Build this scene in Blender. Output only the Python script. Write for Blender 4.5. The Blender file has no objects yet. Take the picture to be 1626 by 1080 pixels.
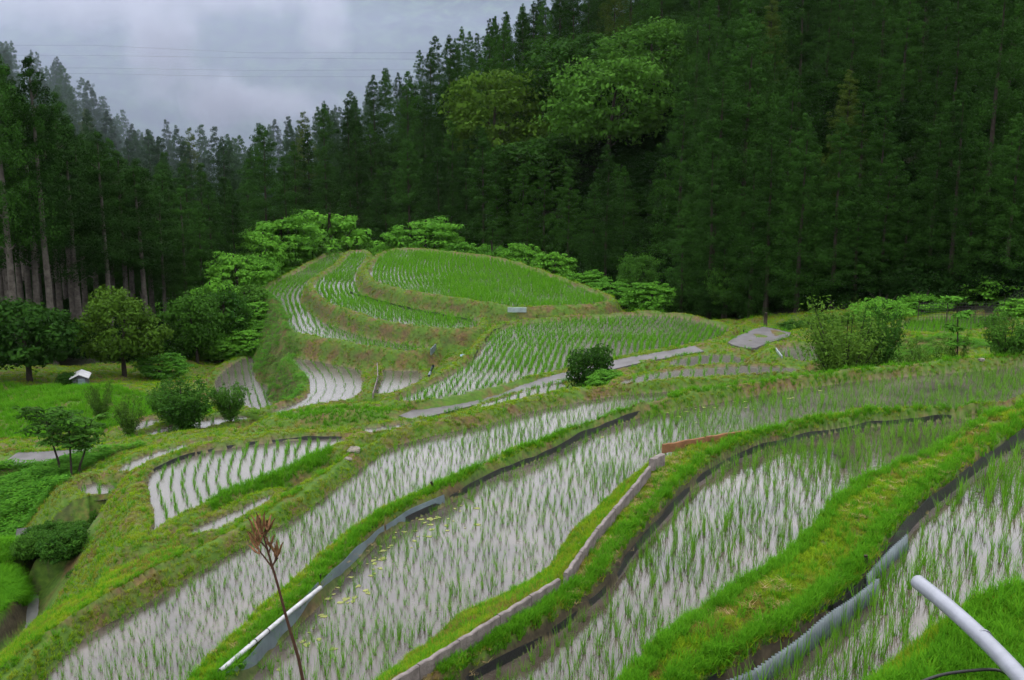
import bpy, math, random
import numpy as np
from mathutils import Vector

# ------------------------------------------------------------------ camera, light, exposure
SC = bpy.context.scene
COL = SC.collection
RNG = np.random.default_rng(7)
random.seed(7)
F_PX, CX, CY = 1743.0, 813.0, 540.0
PITCH = math.radians(11.7)
CP, SP = math.cos(PITCH), math.sin(PITCH)

cam_d = bpy.data.cameras.new('camera')
cam = bpy.data.objects.new('camera', cam_d)
COL.objects.link(cam)
cam_d.sensor_fit = 'HORIZONTAL'
cam_d.sensor_width = 36.0
cam_d.lens = 36.0 * F_PX / 1626.0
cam_d.clip_start = 0.2
cam_d.clip_end = 6000
cam.rotation_euler = (math.pi / 2 - PITCH, 0, 0)
SC.camera = cam

SUN_EL, SUN_AZ = math.radians(62), math.radians(200)
world = bpy.data.worlds.new('World')
SC.world = world
world.use_nodes = True
wn = world.node_tree
bg = wn.nodes['Background']
sky = wn.nodes.new('ShaderNodeTexSky')
sky.sky_type = 'NISHITA'
sky.sun_disc = False
sky.sun_elevation = SUN_EL
sky.sun_rotation = SUN_AZ
sky.dust_density = 6.0
sky.air_density = 1.5
hs = wn.nodes.new('ShaderNodeHueSaturation')
hs.inputs['Saturation'].default_value = 0.18
hs.inputs['Value'].default_value = 1.0
cl = wn.nodes.new('ShaderNodeMix')            # an even cloud deck over the clear sky
cl.data_type = 'RGBA'
cl.inputs[0].default_value = 0.8
tcw = wn.nodes.new('ShaderNodeTexCoord')
sepw = wn.nodes.new('ShaderNodeSeparateXYZ')
wn.links.new(tcw.outputs['Generated'], sepw.inputs[0])
rw = wn.nodes.new('ShaderNodeValToRGB')       # overcast: brighter towards the zenith
rw.color_ramp.elements[0].position = 0.0
rw.color_ramp.elements[0].color = (.70, .73, .82, 1)
rw.color_ramp.elements[1].position = .7
rw.color_ramp.elements[1].color = (1, 1, 1.03, 1)
wn.links.new(sepw.outputs[2], rw.inputs[0])
sclw = wn.nodes.new('ShaderNodeVectorMath')
sclw.operation = 'SCALE'
sclw.inputs['Scale'].default_value = 24.0
wn.links.new(rw.outputs[0], sclw.inputs[0])
wn.links.new(sclw.outputs[0], cl.inputs[7])
wn.links.new(sky.outputs[0], hs.inputs['Color'])
wn.links.new(hs.outputs[0], cl.inputs[6])
wn.links.new(cl.outputs[2], bg.inputs['Color'])
bg.inputs['Strength'].default_value = 0.10

sun_d = bpy.data.lights.new('sun', 'SUN')
sun_d.energy = 0.8
sun_d.angle = math.radians(40)
sun_d.color = (1.0, 0.97, 0.92)
sun = bpy.data.objects.new('sun', sun_d)
COL.objects.link(sun)
sdir = Vector((math.sin(SUN_AZ) * math.cos(SUN_EL), math.cos(SUN_AZ) * math.cos(SUN_EL), math.sin(SUN_EL)))
sun.rotation_euler = sdir.to_track_quat('Z', 'Y').to_euler()
sun.location = (0, 0, 60)

SC.view_settings.view_transform = 'Standard'
SC.view_settings.look = 'None'
SC.view_settings.gamma = 1.0
SC.view_settings.use_curve_mapping = False
SC.view_settings.exposure = 0.55
SC.render.engine = 'CYCLES'
SC.cycles.use_denoising = True
SC.cycles.max_bounces = 6
SC.cycles.diffuse_bounces = 3
SC.cycles.glossy_bounces = 2
SC.cycles.transmission_bounces = 2
SC.cycles.transparent_max_bounces = 6
SC.cycles.volume_bounces = 0

# ------------------------------------------------------------------ helpers
def ray(px, py):
    dx, dy = (px - CX) / F_PX, -(py - CY) / F_PX
    return np.array([dx, CP + dy * SP, -SP + dy * CP])

def P(px, py, z):
    """The place at height z that the photograph shows at a pixel."""
    d = ray(px, py)
    return d * (z / d[2])

def PD(px, py, y):
    """The place at distance y that the photograph shows at a pixel."""
    d = ray(px, py)
    return d * (y / d[1])

def to_px(p):
    x, y, z = p
    w = y * CP - z * SP
    u = y * SP + z * CP
    return CX + F_PX * x / w, CY - F_PX * u / w

def line(pts, z):
    return np.array([P(a, b, z)[:2] for a, b in pts])

def chaikin(p, n=2, closed=True):
    p = np.asarray(p, float)
    for _ in range(n):
        if closed:
            q = np.roll(p, -1, 0)
            p = np.stack([p * .75 + q * .25, p * .25 + q * .75], 1).reshape(-1, p.shape[1])
        else:
            a, b = p[:-1], p[1:]
            m = np.stack([a * .75 + b * .25, a * .25 + b * .75], 1).reshape(-1, p.shape[1])
            p = np.vstack([p[:1], m, p[-1:]])
    return p

def resample(p, step):
    p = np.asarray(p, float)
    s = np.r_[0, np.cumsum(np.linalg.norm(np.diff(p, axis=0), axis=1))]
    n = max(2, int(s[-1] / step) + 1)
    t = np.linspace(0, s[-1], n)
    return np.stack([np.interp(t, s, p[:, k]) for k in range(p.shape[1])], 1)

def poly_sd(pts, poly):
    """distance to the outline, and whether inside"""
    d2 = np.full(len(pts), 1e18)
    ins = np.zeros(len(pts), bool)
    x, y = pts[:, 0], pts[:, 1]
    n = len(poly)
    for i in range(n):
        a, b = poly[i], poly[(i + 1) % n]
        e = b - a
        L = e @ e + 1e-12
        t = np.clip(((x - a[0]) * e[0] + (y - a[1]) * e[1]) / L, 0, 1)
        d2 = np.minimum(d2, (x - a[0] - t * e[0]) ** 2 + (y - a[1] - t * e[1]) ** 2)
        c = (a[1] > y) != (b[1] > y)
        if c.any():
            xs = a[0] + (y - a[1]) * e[0] / (e[1] if abs(e[1]) > 1e-12 else 1e-12)
            ins ^= c & (x < xs)
    return np.sqrt(d2), ins

def offset_poly(p, d):
    p = np.asarray(p, float)
    q = np.roll(p, -1, 0) - np.roll(p, 1, 0)
    q /= np.linalg.norm(q, axis=1)[:, None] + 1e-9
    area = 0.5 * np.sum(p[:, 0] * np.roll(p[:, 1], -1) - np.roll(p[:, 0], -1) * p[:, 1])
    nrm = np.stack([q[:, 1], -q[:, 0]], 1) * (1 if area > 0 else -1)
    return p + nrm * d

def hash2(ix, iy, seed):
    h = (ix * 374761393 + iy * 668265263 + seed * 974711) & 0x7fffffff
    h = ((h ^ (h >> 13)) * 1274126177) & 0x7fffffff
    return ((h ^ (h >> 16)) & 0xffff) / 65535.0

def vnoise(x, y, s, seed=1):
    x, y = x / s, y / s
    ix, iy = np.floor(x).astype(np.int64), np.floor(y).astype(np.int64)
    fx, fy = x - ix, y - iy
    fx, fy = fx * fx * (3 - 2 * fx), fy * fy * (3 - 2 * fy)
    a, b = hash2(ix, iy, seed), hash2(ix + 1, iy, seed)
    c, d = hash2(ix, iy + 1, seed), hash2(ix + 1, iy + 1, seed)
    return (a * (1 - fx) + b * fx) * (1 - fy) + (c * (1 - fx) + d * fx) * fy

def raw_mesh(name, verts, faces_flat, nper, mat=None, smooth=False):
    """faces_flat: (n, nper) int array"""
    me = bpy.data.meshes.new(name)
    verts = np.asarray(verts, np.float32)
    f = np.asarray(faces_flat, np.int32)
    me.vertices.add(len(verts))
    me.vertices.foreach_set('co', verts.ravel())
    me.loops.add(f.size)
    me.loops.foreach_set('vertex_index', f.ravel())
    me.polygons.add(len(f))
    me.polygons.foreach_set('loop_start', np.arange(0, f.size, nper, dtype=np.int32))
    me.polygons.foreach_set('use_smooth', np.full(len(f), smooth, bool))
    me.update(calc_edges=True)
    if mat:
        me.materials.append(mat)
    return me

class MB:
    """collects quads and polygons, then links them as one mesh object"""
    def __init__(s):
        s.v, s.f, s.m = [], [], []
    def add(s, v, f, m=0):
        o = len(s.v)
        s.v += [tuple(map(float, q)) for q in v]
        s.f += [tuple(i + o for i in q) for q in f]
        s.m += [m] * len(f)
    def box(s, c, size, rz=0.0, m=0, bev=0.0):
        sx, sy, sz = [q / 2 for q in size]
        k, t = math.cos(rz), math.sin(rz)
        v = []
        for z in (-sz, sz):
            for x, y in ((-sx, -sy), (sx, -sy), (sx, sy), (-sx, sy)):
                v.append((c[0] + x * k - y * t, c[1] + x * t + y * k, c[2] + z))
        s.add(v, [(0, 3, 2, 1), (4, 5, 6, 7), (0, 1, 5, 4), (1, 2, 6, 5), (2, 3, 7, 6), (3, 0, 4, 7)], m)
    def tube(s, pts, rad, n=8, m=0, cap=True):
        pts = [Vector(p) for p in pts]
        if not hasattr(rad, '__len__'):
            rad = [rad] * len(pts)
        rings = []
        for i, p in enumerate(pts):
            d = (pts[min(i + 1, len(pts) - 1)] - pts[max(i - 1, 0)]).normalized()
            up = Vector((0, 0, 1)) if abs(d.z) < .9 else Vector((1, 0, 0))
            a = d.cross(up).normalized()
            b = a.cross(d)
            rings.append([p + (a * math.cos(2 * math.pi * k / n) + b * math.sin(2 * math.pi * k / n)) * rad[i] for k in range(n)])
        v = [q for r in rings for q in r]
        f = []
        for i in range(len(pts) - 1):
            for k in range(n):
                f.append((i * n + k, i * n + (k + 1) % n, (i + 1) * n + (k + 1) % n, (i + 1) * n + k))
        if cap:
            f.append(tuple(range(n)))
            f.append(tuple((len(pts) - 1) * n + k for k in reversed(range(n))))
        s.add(v, f, m)
    def mesh(s, name, mats, smooth=False):
        me = bpy.data.meshes.new(name)
        me.from_pydata(s.v, [], s.f)
        for m in (mats if isinstance(mats, (list, tuple)) else [mats]):
            me.materials.append(m)
        me.polygons.foreach_set('material_index', np.array(s.m, np.int32))
        me.polygons.foreach_set('use_smooth', np.full(len(s.f), smooth, bool))
        me.update()
        return me
    def build(s, name, mats, parent=None, smooth=False):
        return link(name, s.mesh(name, mats, smooth), parent)

def link(name, me, parent=None):
    o = bpy.data.objects.new(name, me)
    COL.objects.link(o)
    if parent:
        o.parent = parent
    return o

def tag(o, label=None, cat=None, group=None, kind=None):
    if label: o['label'] = label
    if cat: o['category'] = cat
    if group: o['group'] = group
    if kind: o['kind'] = kind
    return o

def empty(name, loc, label, cat, group=None, rz=0.0):
    o = bpy.data.objects.new(name, None)
    COL.objects.link(o)
    o.location = tuple(map(float, loc))
    o.rotation_euler = (0, 0, rz)
    o.empty_display_size = .2
    return tag(o, label, cat, group)

# ------------------------------------------------------------------ materials
def new_mat(name):
    m = bpy.data.materials.new(name)
    m.use_nodes = True
    nt = m.node_tree
    return m, nt, nt.nodes['Principled BSDF']

def N(nt, t, **kw):
    n = nt.nodes.new(t)
    for k, v in kw.items():
        setattr(n, k, v)
    return n

def ramp(nt, fac, stops):
    r = nt.nodes.new('ShaderNodeValToRGB')
    while len(r.color_ramp.elements) < len(stops):
        r.color_ramp.elements.new(.5)
    for e, (p, c) in zip(r.color_ramp.elements, stops):
        e.position = p
        e.color = (*c, 1)
    nt.links.new(fac, r.inputs[0])
    return r.outputs[0]

def noise(nt, vec, scale, detail=3, rough=.55):
    n = nt.nodes.new('ShaderNodeTexNoise')
    n.inputs['Scale'].default_value = scale
    n.inputs['Detail'].default_value = detail
    n.inputs['Roughness'].default_value = rough
    if vec is not None:
        nt.links.new(vec, n.inputs['Vector'])
    return n.outputs[0]

def mixc(nt, fac, a, b, mode='MIX'):
    n = nt.nodes.new('ShaderNodeMix')
    n.data_type = 'RGBA'
    n.blend_type = mode
    for s, v in ((0, fac), (6, a), (7, b)):
        if isinstance(v, (int, float)):
            n.inputs[s].default_value = v
        elif isinstance(v, tuple):
            n.inputs[s].default_value = (*v, 1)
        else:
            nt.links.new(v, n.inputs[s])
    return n.outputs[2]

def math_n(nt, op, a, b=None):
    n = nt.nodes.new('ShaderNodeMath')
    n.operation = op
    for s, v in ((0, a), (1, b)):
        if v is None: continue
        if isinstance(v, (int, float)): n.inputs[s].default_value = v
        else: nt.links.new(v, n.inputs[s])
    return n.outputs[0]

def leaf_mat(name, lo, hi, patch=None, patch_scale=.35, transl=.3, rough=.75, island=True, spec=.02, patch_at=(.5, .68), clump=None):
    """foliage: colour between lo and hi by leaf and plant; patch = a third colour in world-space patches"""
    m, nt, b = new_mat(name)
    oi = N(nt, 'ShaderNodeObjectInfo')
    if island:
        geo = N(nt, 'ShaderNodeNewGeometry')
        f = math_n(nt, 'ADD', math_n(nt, 'MULTIPLY', geo.outputs['Random Per Island'], .3), math_n(nt, 'MULTIPLY', oi.outputs['Random'], .7))
    else:
        f = oi.outputs['Random']
    if clump:                                  # whole sprays differ, not only single leaves
        tc = N(nt, 'ShaderNodeTexCoord')
        mr0 = N(nt, 'ShaderNodeMapRange'); mr0.inputs[1].default_value, mr0.inputs[2].default_value = .38, .64
        nt.links.new(noise(nt, tc.outputs['Object'], clump, 2, .5), mr0.inputs[0])
        f = math_n(nt, 'ADD', math_n(nt, 'MULTIPLY', f, .7), math_n(nt, 'MULTIPLY', mr0.outputs[0], .3))
    c = mixc(nt, f, lo, hi)
    if patch:
        nz = noise(nt, oi.outputs['Location'], patch_scale, 4, .65)
        mr = N(nt, 'ShaderNodeMapRange')
        mr.inputs[1].default_value, mr.inputs[2].default_value = patch_at
        nt.links.new(nz, mr.inputs[0])
        rn = math_n(nt, 'MULTIPLY', mr.outputs[0], math_n(nt, 'ADD', .45, math_n(nt, 'MULTIPLY', oi.outputs['Random'], .55)))
        c = mixc(nt, rn, c, patch)
    nt.links.new(c, b.inputs['Base Color'])
    b.inputs['Roughness'].default_value = rough
    b.inputs['Specular IOR Level'].default_value = spec
    if transl:
        tr = N(nt, 'ShaderNodeBsdfTranslucent')
        nt.links.new(mixc(nt, .35, c, (hi[0] * 1.3, hi[1] * 1.3, hi[2])), tr.inputs['Color'])
        mx = N(nt, 'ShaderNodeMixShader')
        mx.inputs[0].default_value = transl
        nt.links.new(b.outputs[0], mx.inputs[1])
        nt.links.new(tr.outputs[0], mx.inputs[2])
        nt.links.new(mx.outputs[0], nt.nodes['Material Output'].inputs['Surface'])
    return m

def plain_mat(name, col, col2=None, scale=6.0, rough=.6, spec=.3, bump=0.0, metallic=0.0):
    m, nt, b = new_mat(name)
    tc = N(nt, 'ShaderNodeTexCoord')
    nz = noise(nt, tc.outputs['Object'], scale, 5, .65)
    c2 = col2 or tuple(q * .6 for q in col)
    nt.links.new(ramp(nt, nz, [(.3, c2), (.65, col)]), b.inputs['Base Color'])
    b.inputs['Roughness'].default_value = rough
    b.inputs['Specular IOR Level'].default_value = spec
    b.inputs['Metallic'].default_value = metallic
    if bump:
        bp = N(nt, 'ShaderNodeBump')
        bp.inputs['Strength'].default_value = bump
        bp.inputs['Distance'].default_value = .05
        nt.links.new(noise(nt, tc.outputs['Object'], scale * 4, 4), bp.inputs['Height'])
        nt.links.new(bp.outputs[0], b.inputs['Normal'])
    return m

M = {}
M['bark'] = plain_mat('bark', (.085, .076, .066), (.028, .025, .021), 3.0, .9, .1, .6)
M['bark_dark'] = plain_mat('bark_dark', (.032, .026, .021), (.012, .010, .008), 5.0, .9, .1, .5)
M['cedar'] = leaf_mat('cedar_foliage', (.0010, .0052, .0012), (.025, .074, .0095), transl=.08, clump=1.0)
M['undergrowth'] = leaf_mat('undergrowth_leaves', (.001, .005, .001), (.009, .028, .004), transl=.1, clump=1.0)
M['cedar_yellow'] = leaf_mat('young_cedar_foliage', (.020, .036, .006), (.045, .075, .010), transl=.10, clump=1.1)
M['broad_dark'] = leaf_mat('dark_broad_leaves', (.006, .022, .004), (.034, .095, .010), transl=.2, clump=1.4)
M['broad_mid'] = leaf_mat('mid_broad_leaves', (.010, .040, .006), (.055, .140, .016), transl=.25, clump=1.3)
M['broad_olive'] = leaf_mat('olive_broad_leaves', (.014, .042, .005), (.052, .105, .011), transl=.25, clump=1.3)
M['broad_bright'] = leaf_mat('bright_broad_leaves', (.020, .080, .009), (.098, .26, .024), transl=.3, clump=1.5)
M['shrub'] = leaf_mat('shrub_leaves', (.020, .058, .008), (.085, .165, .020), transl=.25, clump=1.8)
M['rice'] = leaf_mat('rice_leaves', (.045, .145, .008), (.11, .26, .018), transl=.35)
M['rice_far'] = leaf_mat('far_rice_leaves', (.042, .155, .007), (.095, .255, .014), transl=.35)
M['grass'] = leaf_mat('mown_grass', (.070, .158, .005), (.172, .262, .010), patch=(.185, .125, .03), patch_scale=1.3, transl=.3, patch_at=(.48, .68))
M['grass_long'] = leaf_mat('long_grass', (.032, .135, .005), (.085, .235, .010), transl=.35)
M['weed'] = leaf_mat('weed_leaves', (.022, .095, .007), (.075, .21, .016), transl=.3)
M['grass_dry'] = leaf_mat('dry_grass', (.066, .070, .012), (.145, .118, .024), transl=.2)
M['straw'] = leaf_mat('dry_straw', (.15, .105, .045), (.28, .21, .10), transl=.1)
M['black_plastic'] = plain_mat('black_plastic', (.012, .012, .013), (.006, .006, .006), 8, .5, .3, .2)
M['grey_plastic'] = plain_mat('grey_plastic', (.10, .13, .145), (.05, .065, .075), 3, .45, .4)
M['pale_plastic'] = plain_mat('pale_plastic', (.19, .24, .24), (.11, .14, .14), 3, .45, .4)
M['pvc'] = plain_mat('grey_pvc', (.19, .20, .24), (.13, .14, .165), 4, .35, .4)
M['white_pvc'] = plain_mat('white_pvc', (.33, .335, .35), (.17, .17, .18), 5, .4, .4)
M['concrete'] = plain_mat('concrete', (.16, .138, .132), (.075, .064, .06), 7, .85, .2, .3)
M['asphalt'] = plain_mat('asphalt', (.085, .08, .085), (.04, .038, .036), 1.6, .55, .35, .2)
M['timber'] = plain_mat('timber', (.17, .08, .035), (.085, .045, .022), 4, .8, .2, .3)
M['stake'] = plain_mat('stake_wood', (.05, .04, .03), (.02, .017, .014), 8, .9, .1)
M['rock'] = plain_mat('rock', (.19, .17, .14), (.10, .09, .075), 6, .9, .2, .5)
M['dry_stalk'] = plain_mat('dry_stalk', (.045, .022, .014), (.02, .011, .008), 30, .9, .1)
M['dry_pod'] = plain_mat('dry_pod', (.15, .075, .035), (.06, .03, .016), 60, .9, .1)
M['white_roof'] = plain_mat('white_roof', (.40, .40, .42), (.26, .26, .28), 2, .4, .4)
M['shed_wall'] = plain_mat('shed_wall', (.06, .06, .075), (.03, .03, .035), 2, .7, .2)
M['cable'] = plain_mat('cable', (.02, .02, .02), None, 2, .6, .2)
M['blue_plastic'] = plain_mat('blue_plastic', (.25, .36, .5), None, 5, .4, .4)
M['algae'] = plain_mat('algae_scum', (.20, .22, .06), (.12, .13, .05), 4, .8, .2)
M['wet_wall'] = plain_mat('wet_stone', (.03, .032, .025), (.012, .013, .010), 3, .6, .3, .6)

def water_mat(name, lo, hi, rough):
    m, nt, b = new_mat(name)
    geo = N(nt, 'ShaderNodeNewGeometry')
    nz = noise(nt, geo.outputs['Position'], .8, 5, .65)
    nt.links.new(ramp(nt, nz, [(.35, lo), (.68, hi)]), b.inputs['Base Color'])
    b.inputs['Roughness'].default_value = rough
    b.inputs['IOR'].default_value = 1.48
    bp = N(nt, 'ShaderNodeBump')
    bp.inputs['Strength'].default_value = .06
    bp.inputs['Distance'].default_value = .02
    nt.links.new(noise(nt, geo.outputs['Position'], 9.0, 3), bp.inputs['Height'])
    nt.links.new(bp.outputs[0], b.inputs['Normal'])
    return m
M['water'] = water_mat('muddy_water', (.022, .018, .014), (.075, .060, .048), .06)
M['water_mid'] = water_mat('shallow_water', (.026, .022, .018), (.072, .060, .050), .17)
M['water_far'] = water_mat('rippled_water', (.045, .040, .033), (.07, .064, .052), .24)
M['stream'] = water_mat('stream_water', (.10, .10, .10), (.17, .17, .17), .12)

# ------------------------------------------------------------------ the terraces, each a flat sheet of water at its own height
def crest(pts, z):
    return [tuple(P(a, b, z)[:2]) for a, b in pts]

A_far = [(1100, 1130), (1134, 1106), (1194, 1080), (1270, 1033), (1324, 985), (1384, 930), (1430, 860), (1467, 817), (1510, 783), (1550, 750), (1590, 725), (1640, 690), (1740, 630)]
AB_crest = [(1840, 560), (1740, 588), (1640, 622), (1600, 636), (1551, 652), (1531, 667), (1484, 693), (1451, 713), (1361, 747), (1311, 787), (1281, 823), (1217, 880), (1161, 910), (1084, 960), (1042, 997), (992, 1037), (969, 1073), (940, 1110)]
B_far = [(735, 1100), (749, 1080), (819, 1046), (875, 1013), (925, 976), (975, 930), (1002, 883), (1042, 840), (1084, 790), (1127, 752), (1174, 727), (1251, 701), (1351, 683), (1417, 673), (1517, 667), (1545, 662)]
KERB = [(600, 1100), (634, 1080), (760, 1002), (893, 921)]
KERB2 = [(893, 921), (940, 855), (1000, 785), (1048, 722)]
BC_crest = [(600, 1100), (634, 1080), (760, 1002), (893, 921), (940, 855), (1000, 785), (1048, 722), (1100, 693), (1190, 680), (1260, 663), (1350, 645), (1420, 640), (1540, 640), (1640, 618), (1760, 590)]
C_near = [(560, 1110), (612, 1075), (682, 1020), (729, 980), (775, 953), (842, 927), (875, 900), (895, 867), (909, 840), (959, 797), (992, 768), (1032, 738)]
C_far = [(360, 1115), (395, 1080), (433, 1027), (493, 973), (542, 918), (592, 867), (642, 830), (709, 800), (775, 757), (825, 740), (869, 723), (942, 685), (1042, 652), (1084, 639), (1184, 625), (1251, 615), (1351, 602), (1417, 595), (1517, 585), (1626, 577), (1740, 568)]
CD_crest = [(250, 1110), (277, 1077), (320, 1027), (400, 953), (467, 897), (542, 833), (609, 790), (675, 760), (729, 737), (795, 707), (842, 690), (909, 667), (975, 643), (1010, 634), (1085, 621), (1167, 606), (1270, 591), (1360, 580), (1450, 572), (1560, 564), (1640, 557), (1760, 548)]
D_far = [(0, 1115), (37, 1080), (77, 1037), (120, 1003), (200, 960), (300, 903), (400, 847), (467, 810), (542, 753), (589, 718), (625, 693), (675, 680), (775, 657), (842, 640), (909, 627), (1000, 620), (1084, 611), (1167, 607)]
D_crest = [(-80, 1110), (0, 1062), (60, 1010), (150, 955), (250, 900), (300, 873), (400, 815), (440, 788), (500, 752), (545, 724), (575, 703), (620, 684), (680, 669), (775, 649), (842, 631), (909, 618), (975, 608), (1084, 599), (1170, 595), (1200, 597)]
ZA, ZB, ZC, ZD = -6.0, -7.2, -8.2, -9.8
PADS, RINGS, LOFTS = [], [], []
WATER = []      # (name, polygon, z, berm width, berm height, bank slope)

def paddy(pts_xy, z, w=None, hb=None, slope=1.1, smooth=2, wat=True):
    poly = chaikin(np.array(pts_xy), smooth)
    WATER.append(dict(poly=poly, z=z, w=w, hb=hb, slope=slope))
    return len(WATER) - 1

bankA = crest([(1330, 1110), (1417, 1077), (1467, 1050), (1510, 985), (1557, 955), (1604, 938), (1660, 915), (1900, 860)], -4.25)
iA = paddy(crest(A_far, ZA) + bankA[::-1], ZA)
iB = paddy(crest(B_far, ZB) + crest([(1700, 640)], ZB) + crest(AB_crest[2:], -5.6), ZB)
iC = paddy(crest(C_far, ZC) + crest(BC_crest[7:][::-1], -6.85) + crest(C_near[::-1], ZC), ZC)
iD = paddy(crest(D_far, ZD) + crest(CD_crest[:16][::-1], -7.75), ZD)
# far terraces: outline in the photograph, height
FAR = dict(
 F=([(640, 646), (615, 640), (709, 600), (755, 570), (769, 547), (782, 530), (809, 518), (859, 512), (942, 505), (1035, 499), (1102, 508), (1161, 524), (1154, 534), (1126, 545), (1074, 554), (1009, 565), (985, 571), (909, 588), (825, 608), (742, 631)], -11.8, .4, .2, 1.5),
 G=([(589, 447), (587, 427), (609, 402), (642, 396), (709, 403), (795, 413), (842, 430), (909, 453), (978, 479), (942, 487), (842, 492), (782, 485), (715, 475), (625, 460)], -11.45, .4, .2, 1.7),
 H=([(498, 451), (500, 464), (524, 484), (556, 496), (600, 511), (667, 522), (742, 528), (762, 521), (758, 505), (689, 490), (622, 474), (578, 461), (561, 446), (569, 430), (586, 404), (569, 399), (553, 404), (542, 422), (511, 440)], -12.25, .38, .2, 1.7),
 I=([(420, 466), (427, 455), (456, 440), (493, 422), (516, 407), (542, 403), (542, 411), (524, 429), (489, 447), (489, 455), (478, 468), (490, 484), (533, 508), (600, 528), (682, 541), (690, 556), (644, 562), (589, 554), (533, 543), (478, 534), (458, 523), (456, 500), (444, 480)], -13.1, .4, .2, 1.6),
 J=([(464, 571), (507, 566), (556, 574), (573, 586), (579, 618), (563, 635), (497, 645), (438, 662), (414, 660), (457, 644), (487, 634), (494, 606), (467, 580)], -14.1, .4, .16, 1.7),
 K=([(607, 580), (640, 575), (680, 600), (650, 622), (588, 634), (604, 609), (609, 594)], -13.9, .45, .2, 1.0),
 L=([(337, 604), (369, 577), (391, 567), (418, 570), (428, 609), (450, 643), (416, 653), (393, 650), (349, 643)], -15.9, .5, .15, .8),
 M=([(228, 878), (247, 833), (237, 793), (231, 763), (247, 743), (313, 720), (374, 710), (448, 700), (521, 697), (566, 695), (550, 702), (513, 723), (467, 748), (377, 780), (300, 817), (253, 838)], -10.4, .45, .18, 1.0),
 M2=([(298, 846), (315, 835), (360, 818), (433, 782), (436, 790), (380, 824), (310, 854)], -10.1, .25, .05, 1.2),
 N=([(120, 776), (148, 765), (194, 754), (194, 768), (186, 788), (148, 792), (128, 788)], -11.2, .5, .18, 1.2),
 N2=([(178, 750), (204, 734), (250, 717), (300, 705), (350, 697), (350, 705), (300, 716), (241, 733), (204, 751)], -11.0, .35, .08, 1.2),
 E1=([(1057, 577), (1093, 568), (1139, 562), (1167, 565), (1191, 574), (1190, 578), (1130, 582), (1065, 585)], -10.5, .3, .06, 1.0),
 E2=([(975, 609), (1037, 592), (1111, 585), (1167, 581), (1222, 582), (1268, 586), (1268, 592), (1167, 597), (1074, 604), (1000, 612)], -9.85, .3, .06, 1.0),
 E4=([(750, 646), (842, 620), (909, 599), (912, 611), (842, 632), (775, 650)], -11.68, .15, .03, 1.2),
 E3=([(552, 684), (600, 678), (660, 670), (682, 668), (675, 676), (600, 687), (560, 691)], -10.3, .25, .06, 1.0),
 T=([(1428, 515), (1481, 507), (1551, 502), (1590, 505), (1590, 522), (1527, 530), (1435, 532)], -10.5, .6, .2, .8),
 T2=([(1230, 554), (1259, 550), (1310, 550), (1330, 580), (1268, 576), (1239, 571)], -9.9, .4, .15, .8),
 Q1=([(183, 686), (235, 664), (262, 668), (210, 697)], -13.2, .4, .12, .8),
 Q2=([(222, 692), (268, 676), (345, 663), (410, 660), (400, 668), (345, 676), (300, 687), (241, 695)], -13.0, .4, .12, .8),
)
IDX = {}
for k, (pts, z, w, hb, sl) in FAR.items():
    IDX[k] = paddy(crest(pts, z), z, w, hb, sl)
IDX.update(A=iA, B=iB, C=iC, D=iD)

# wide grassy banks between the near terraces: (polygon, top height, slope of the near face, slope of the far face)
PADS.append((np.array(crest(A_far, ZA) + crest(AB_crest, -5.6)), -5.70, 3.0))
PADS.append((np.array(crest(B_far, ZB) + crest([(1700, 640)], ZB) + crest(BC_crest[::-1], -6.85)), -6.90, 3.0))
PADS.append((np.array(crest(C_far, ZC) + crest(CD_crest[::-1], -7.75)), -7.90, 2.0))
PADS.append((np.array(crest(D_far, ZD) + crest(D_crest[::-1], -9.35)), -9.50, 1.3))
PADS.append((np.array(bankA + [(14, 3.0), (6, 2.4), (2.0, 4.0)]), -4.25, 1.3))
def loft(a, za, b, zb, n=40):
    A_ = resample(np.array([P(x, y, za) for x, y in a]), .1)
    B_ = resample(np.array([P(x, y, zb) for x, y in b]), .1)
    t = np.linspace(0, 1, n)
    A_ = A_[np.round(t * (len(A_) - 1)).astype(int)]
    B_ = B_[np.round(t * (len(B_) - 1)).astype(int)]
    LOFTS.append((A_, B_))
loft(BC_crest[:7], -6.87, C_near, ZC - .02)
# slope from the bank below terrace D down to the stream and the left-hand terraces
loft([(-80, 1110), (0, 1062), (60, 1010), (150, 955), (190, 933)], -9.4, [(-40, 1078), (15, 1025), (55, 985), (110, 944), (180, 900)], -12.85)
loft([(150, 955), (250, 900), (300, 873)], -9.4, [(165, 902), (215, 880), (262, 846)], -10.9)
# ribbons: path along the valley, hummock, small banks: (polyline xyz, half width, side slope)
RIB = []
def rib(pts, hw, slope):
    RIB.append((np.array([P(a, b, z) for a, b, z in pts]), hw, slope))
PATHPTS = [(430, 689, -11.9), (500, 685, -11.9), (560, 680, -11.9), (640, 664, -11.9), (700, 650, -11.9), (760, 635, -11.9), (842, 614, -11.8), (909, 597, -11.6), (1000, 574, -11.35), (1060, 564, -11.2), (1110, 555, -11.0), (1165, 546, -10.8)]
rib(PATHPTS, 1.25, 1.0)
rib([(458, 662, -11.75), (500, 652, -11.55), (560, 646, -11.5), (612, 645, -11.7)], .8, .6)
rib([(-20, 731, -12.6), (20, 731, -12.6), (140, 725, -12.5), (230, 706, -12.4), (300, 697, -12.2), (430, 689, -11.9)], 1.3, .6)
rib([(213, 772, -10.3), (212, 810, -10.4), (214, 846, -10.55), (222, 872, -10.7)], .32, 4.0)
PADS.append((np.array(crest([(1146, 545), (1207, 516), (1232, 521), (1275, 532), (1215, 551), (1190, 560), (1150, 556)], -10.8)), -10.82, .8))
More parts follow.
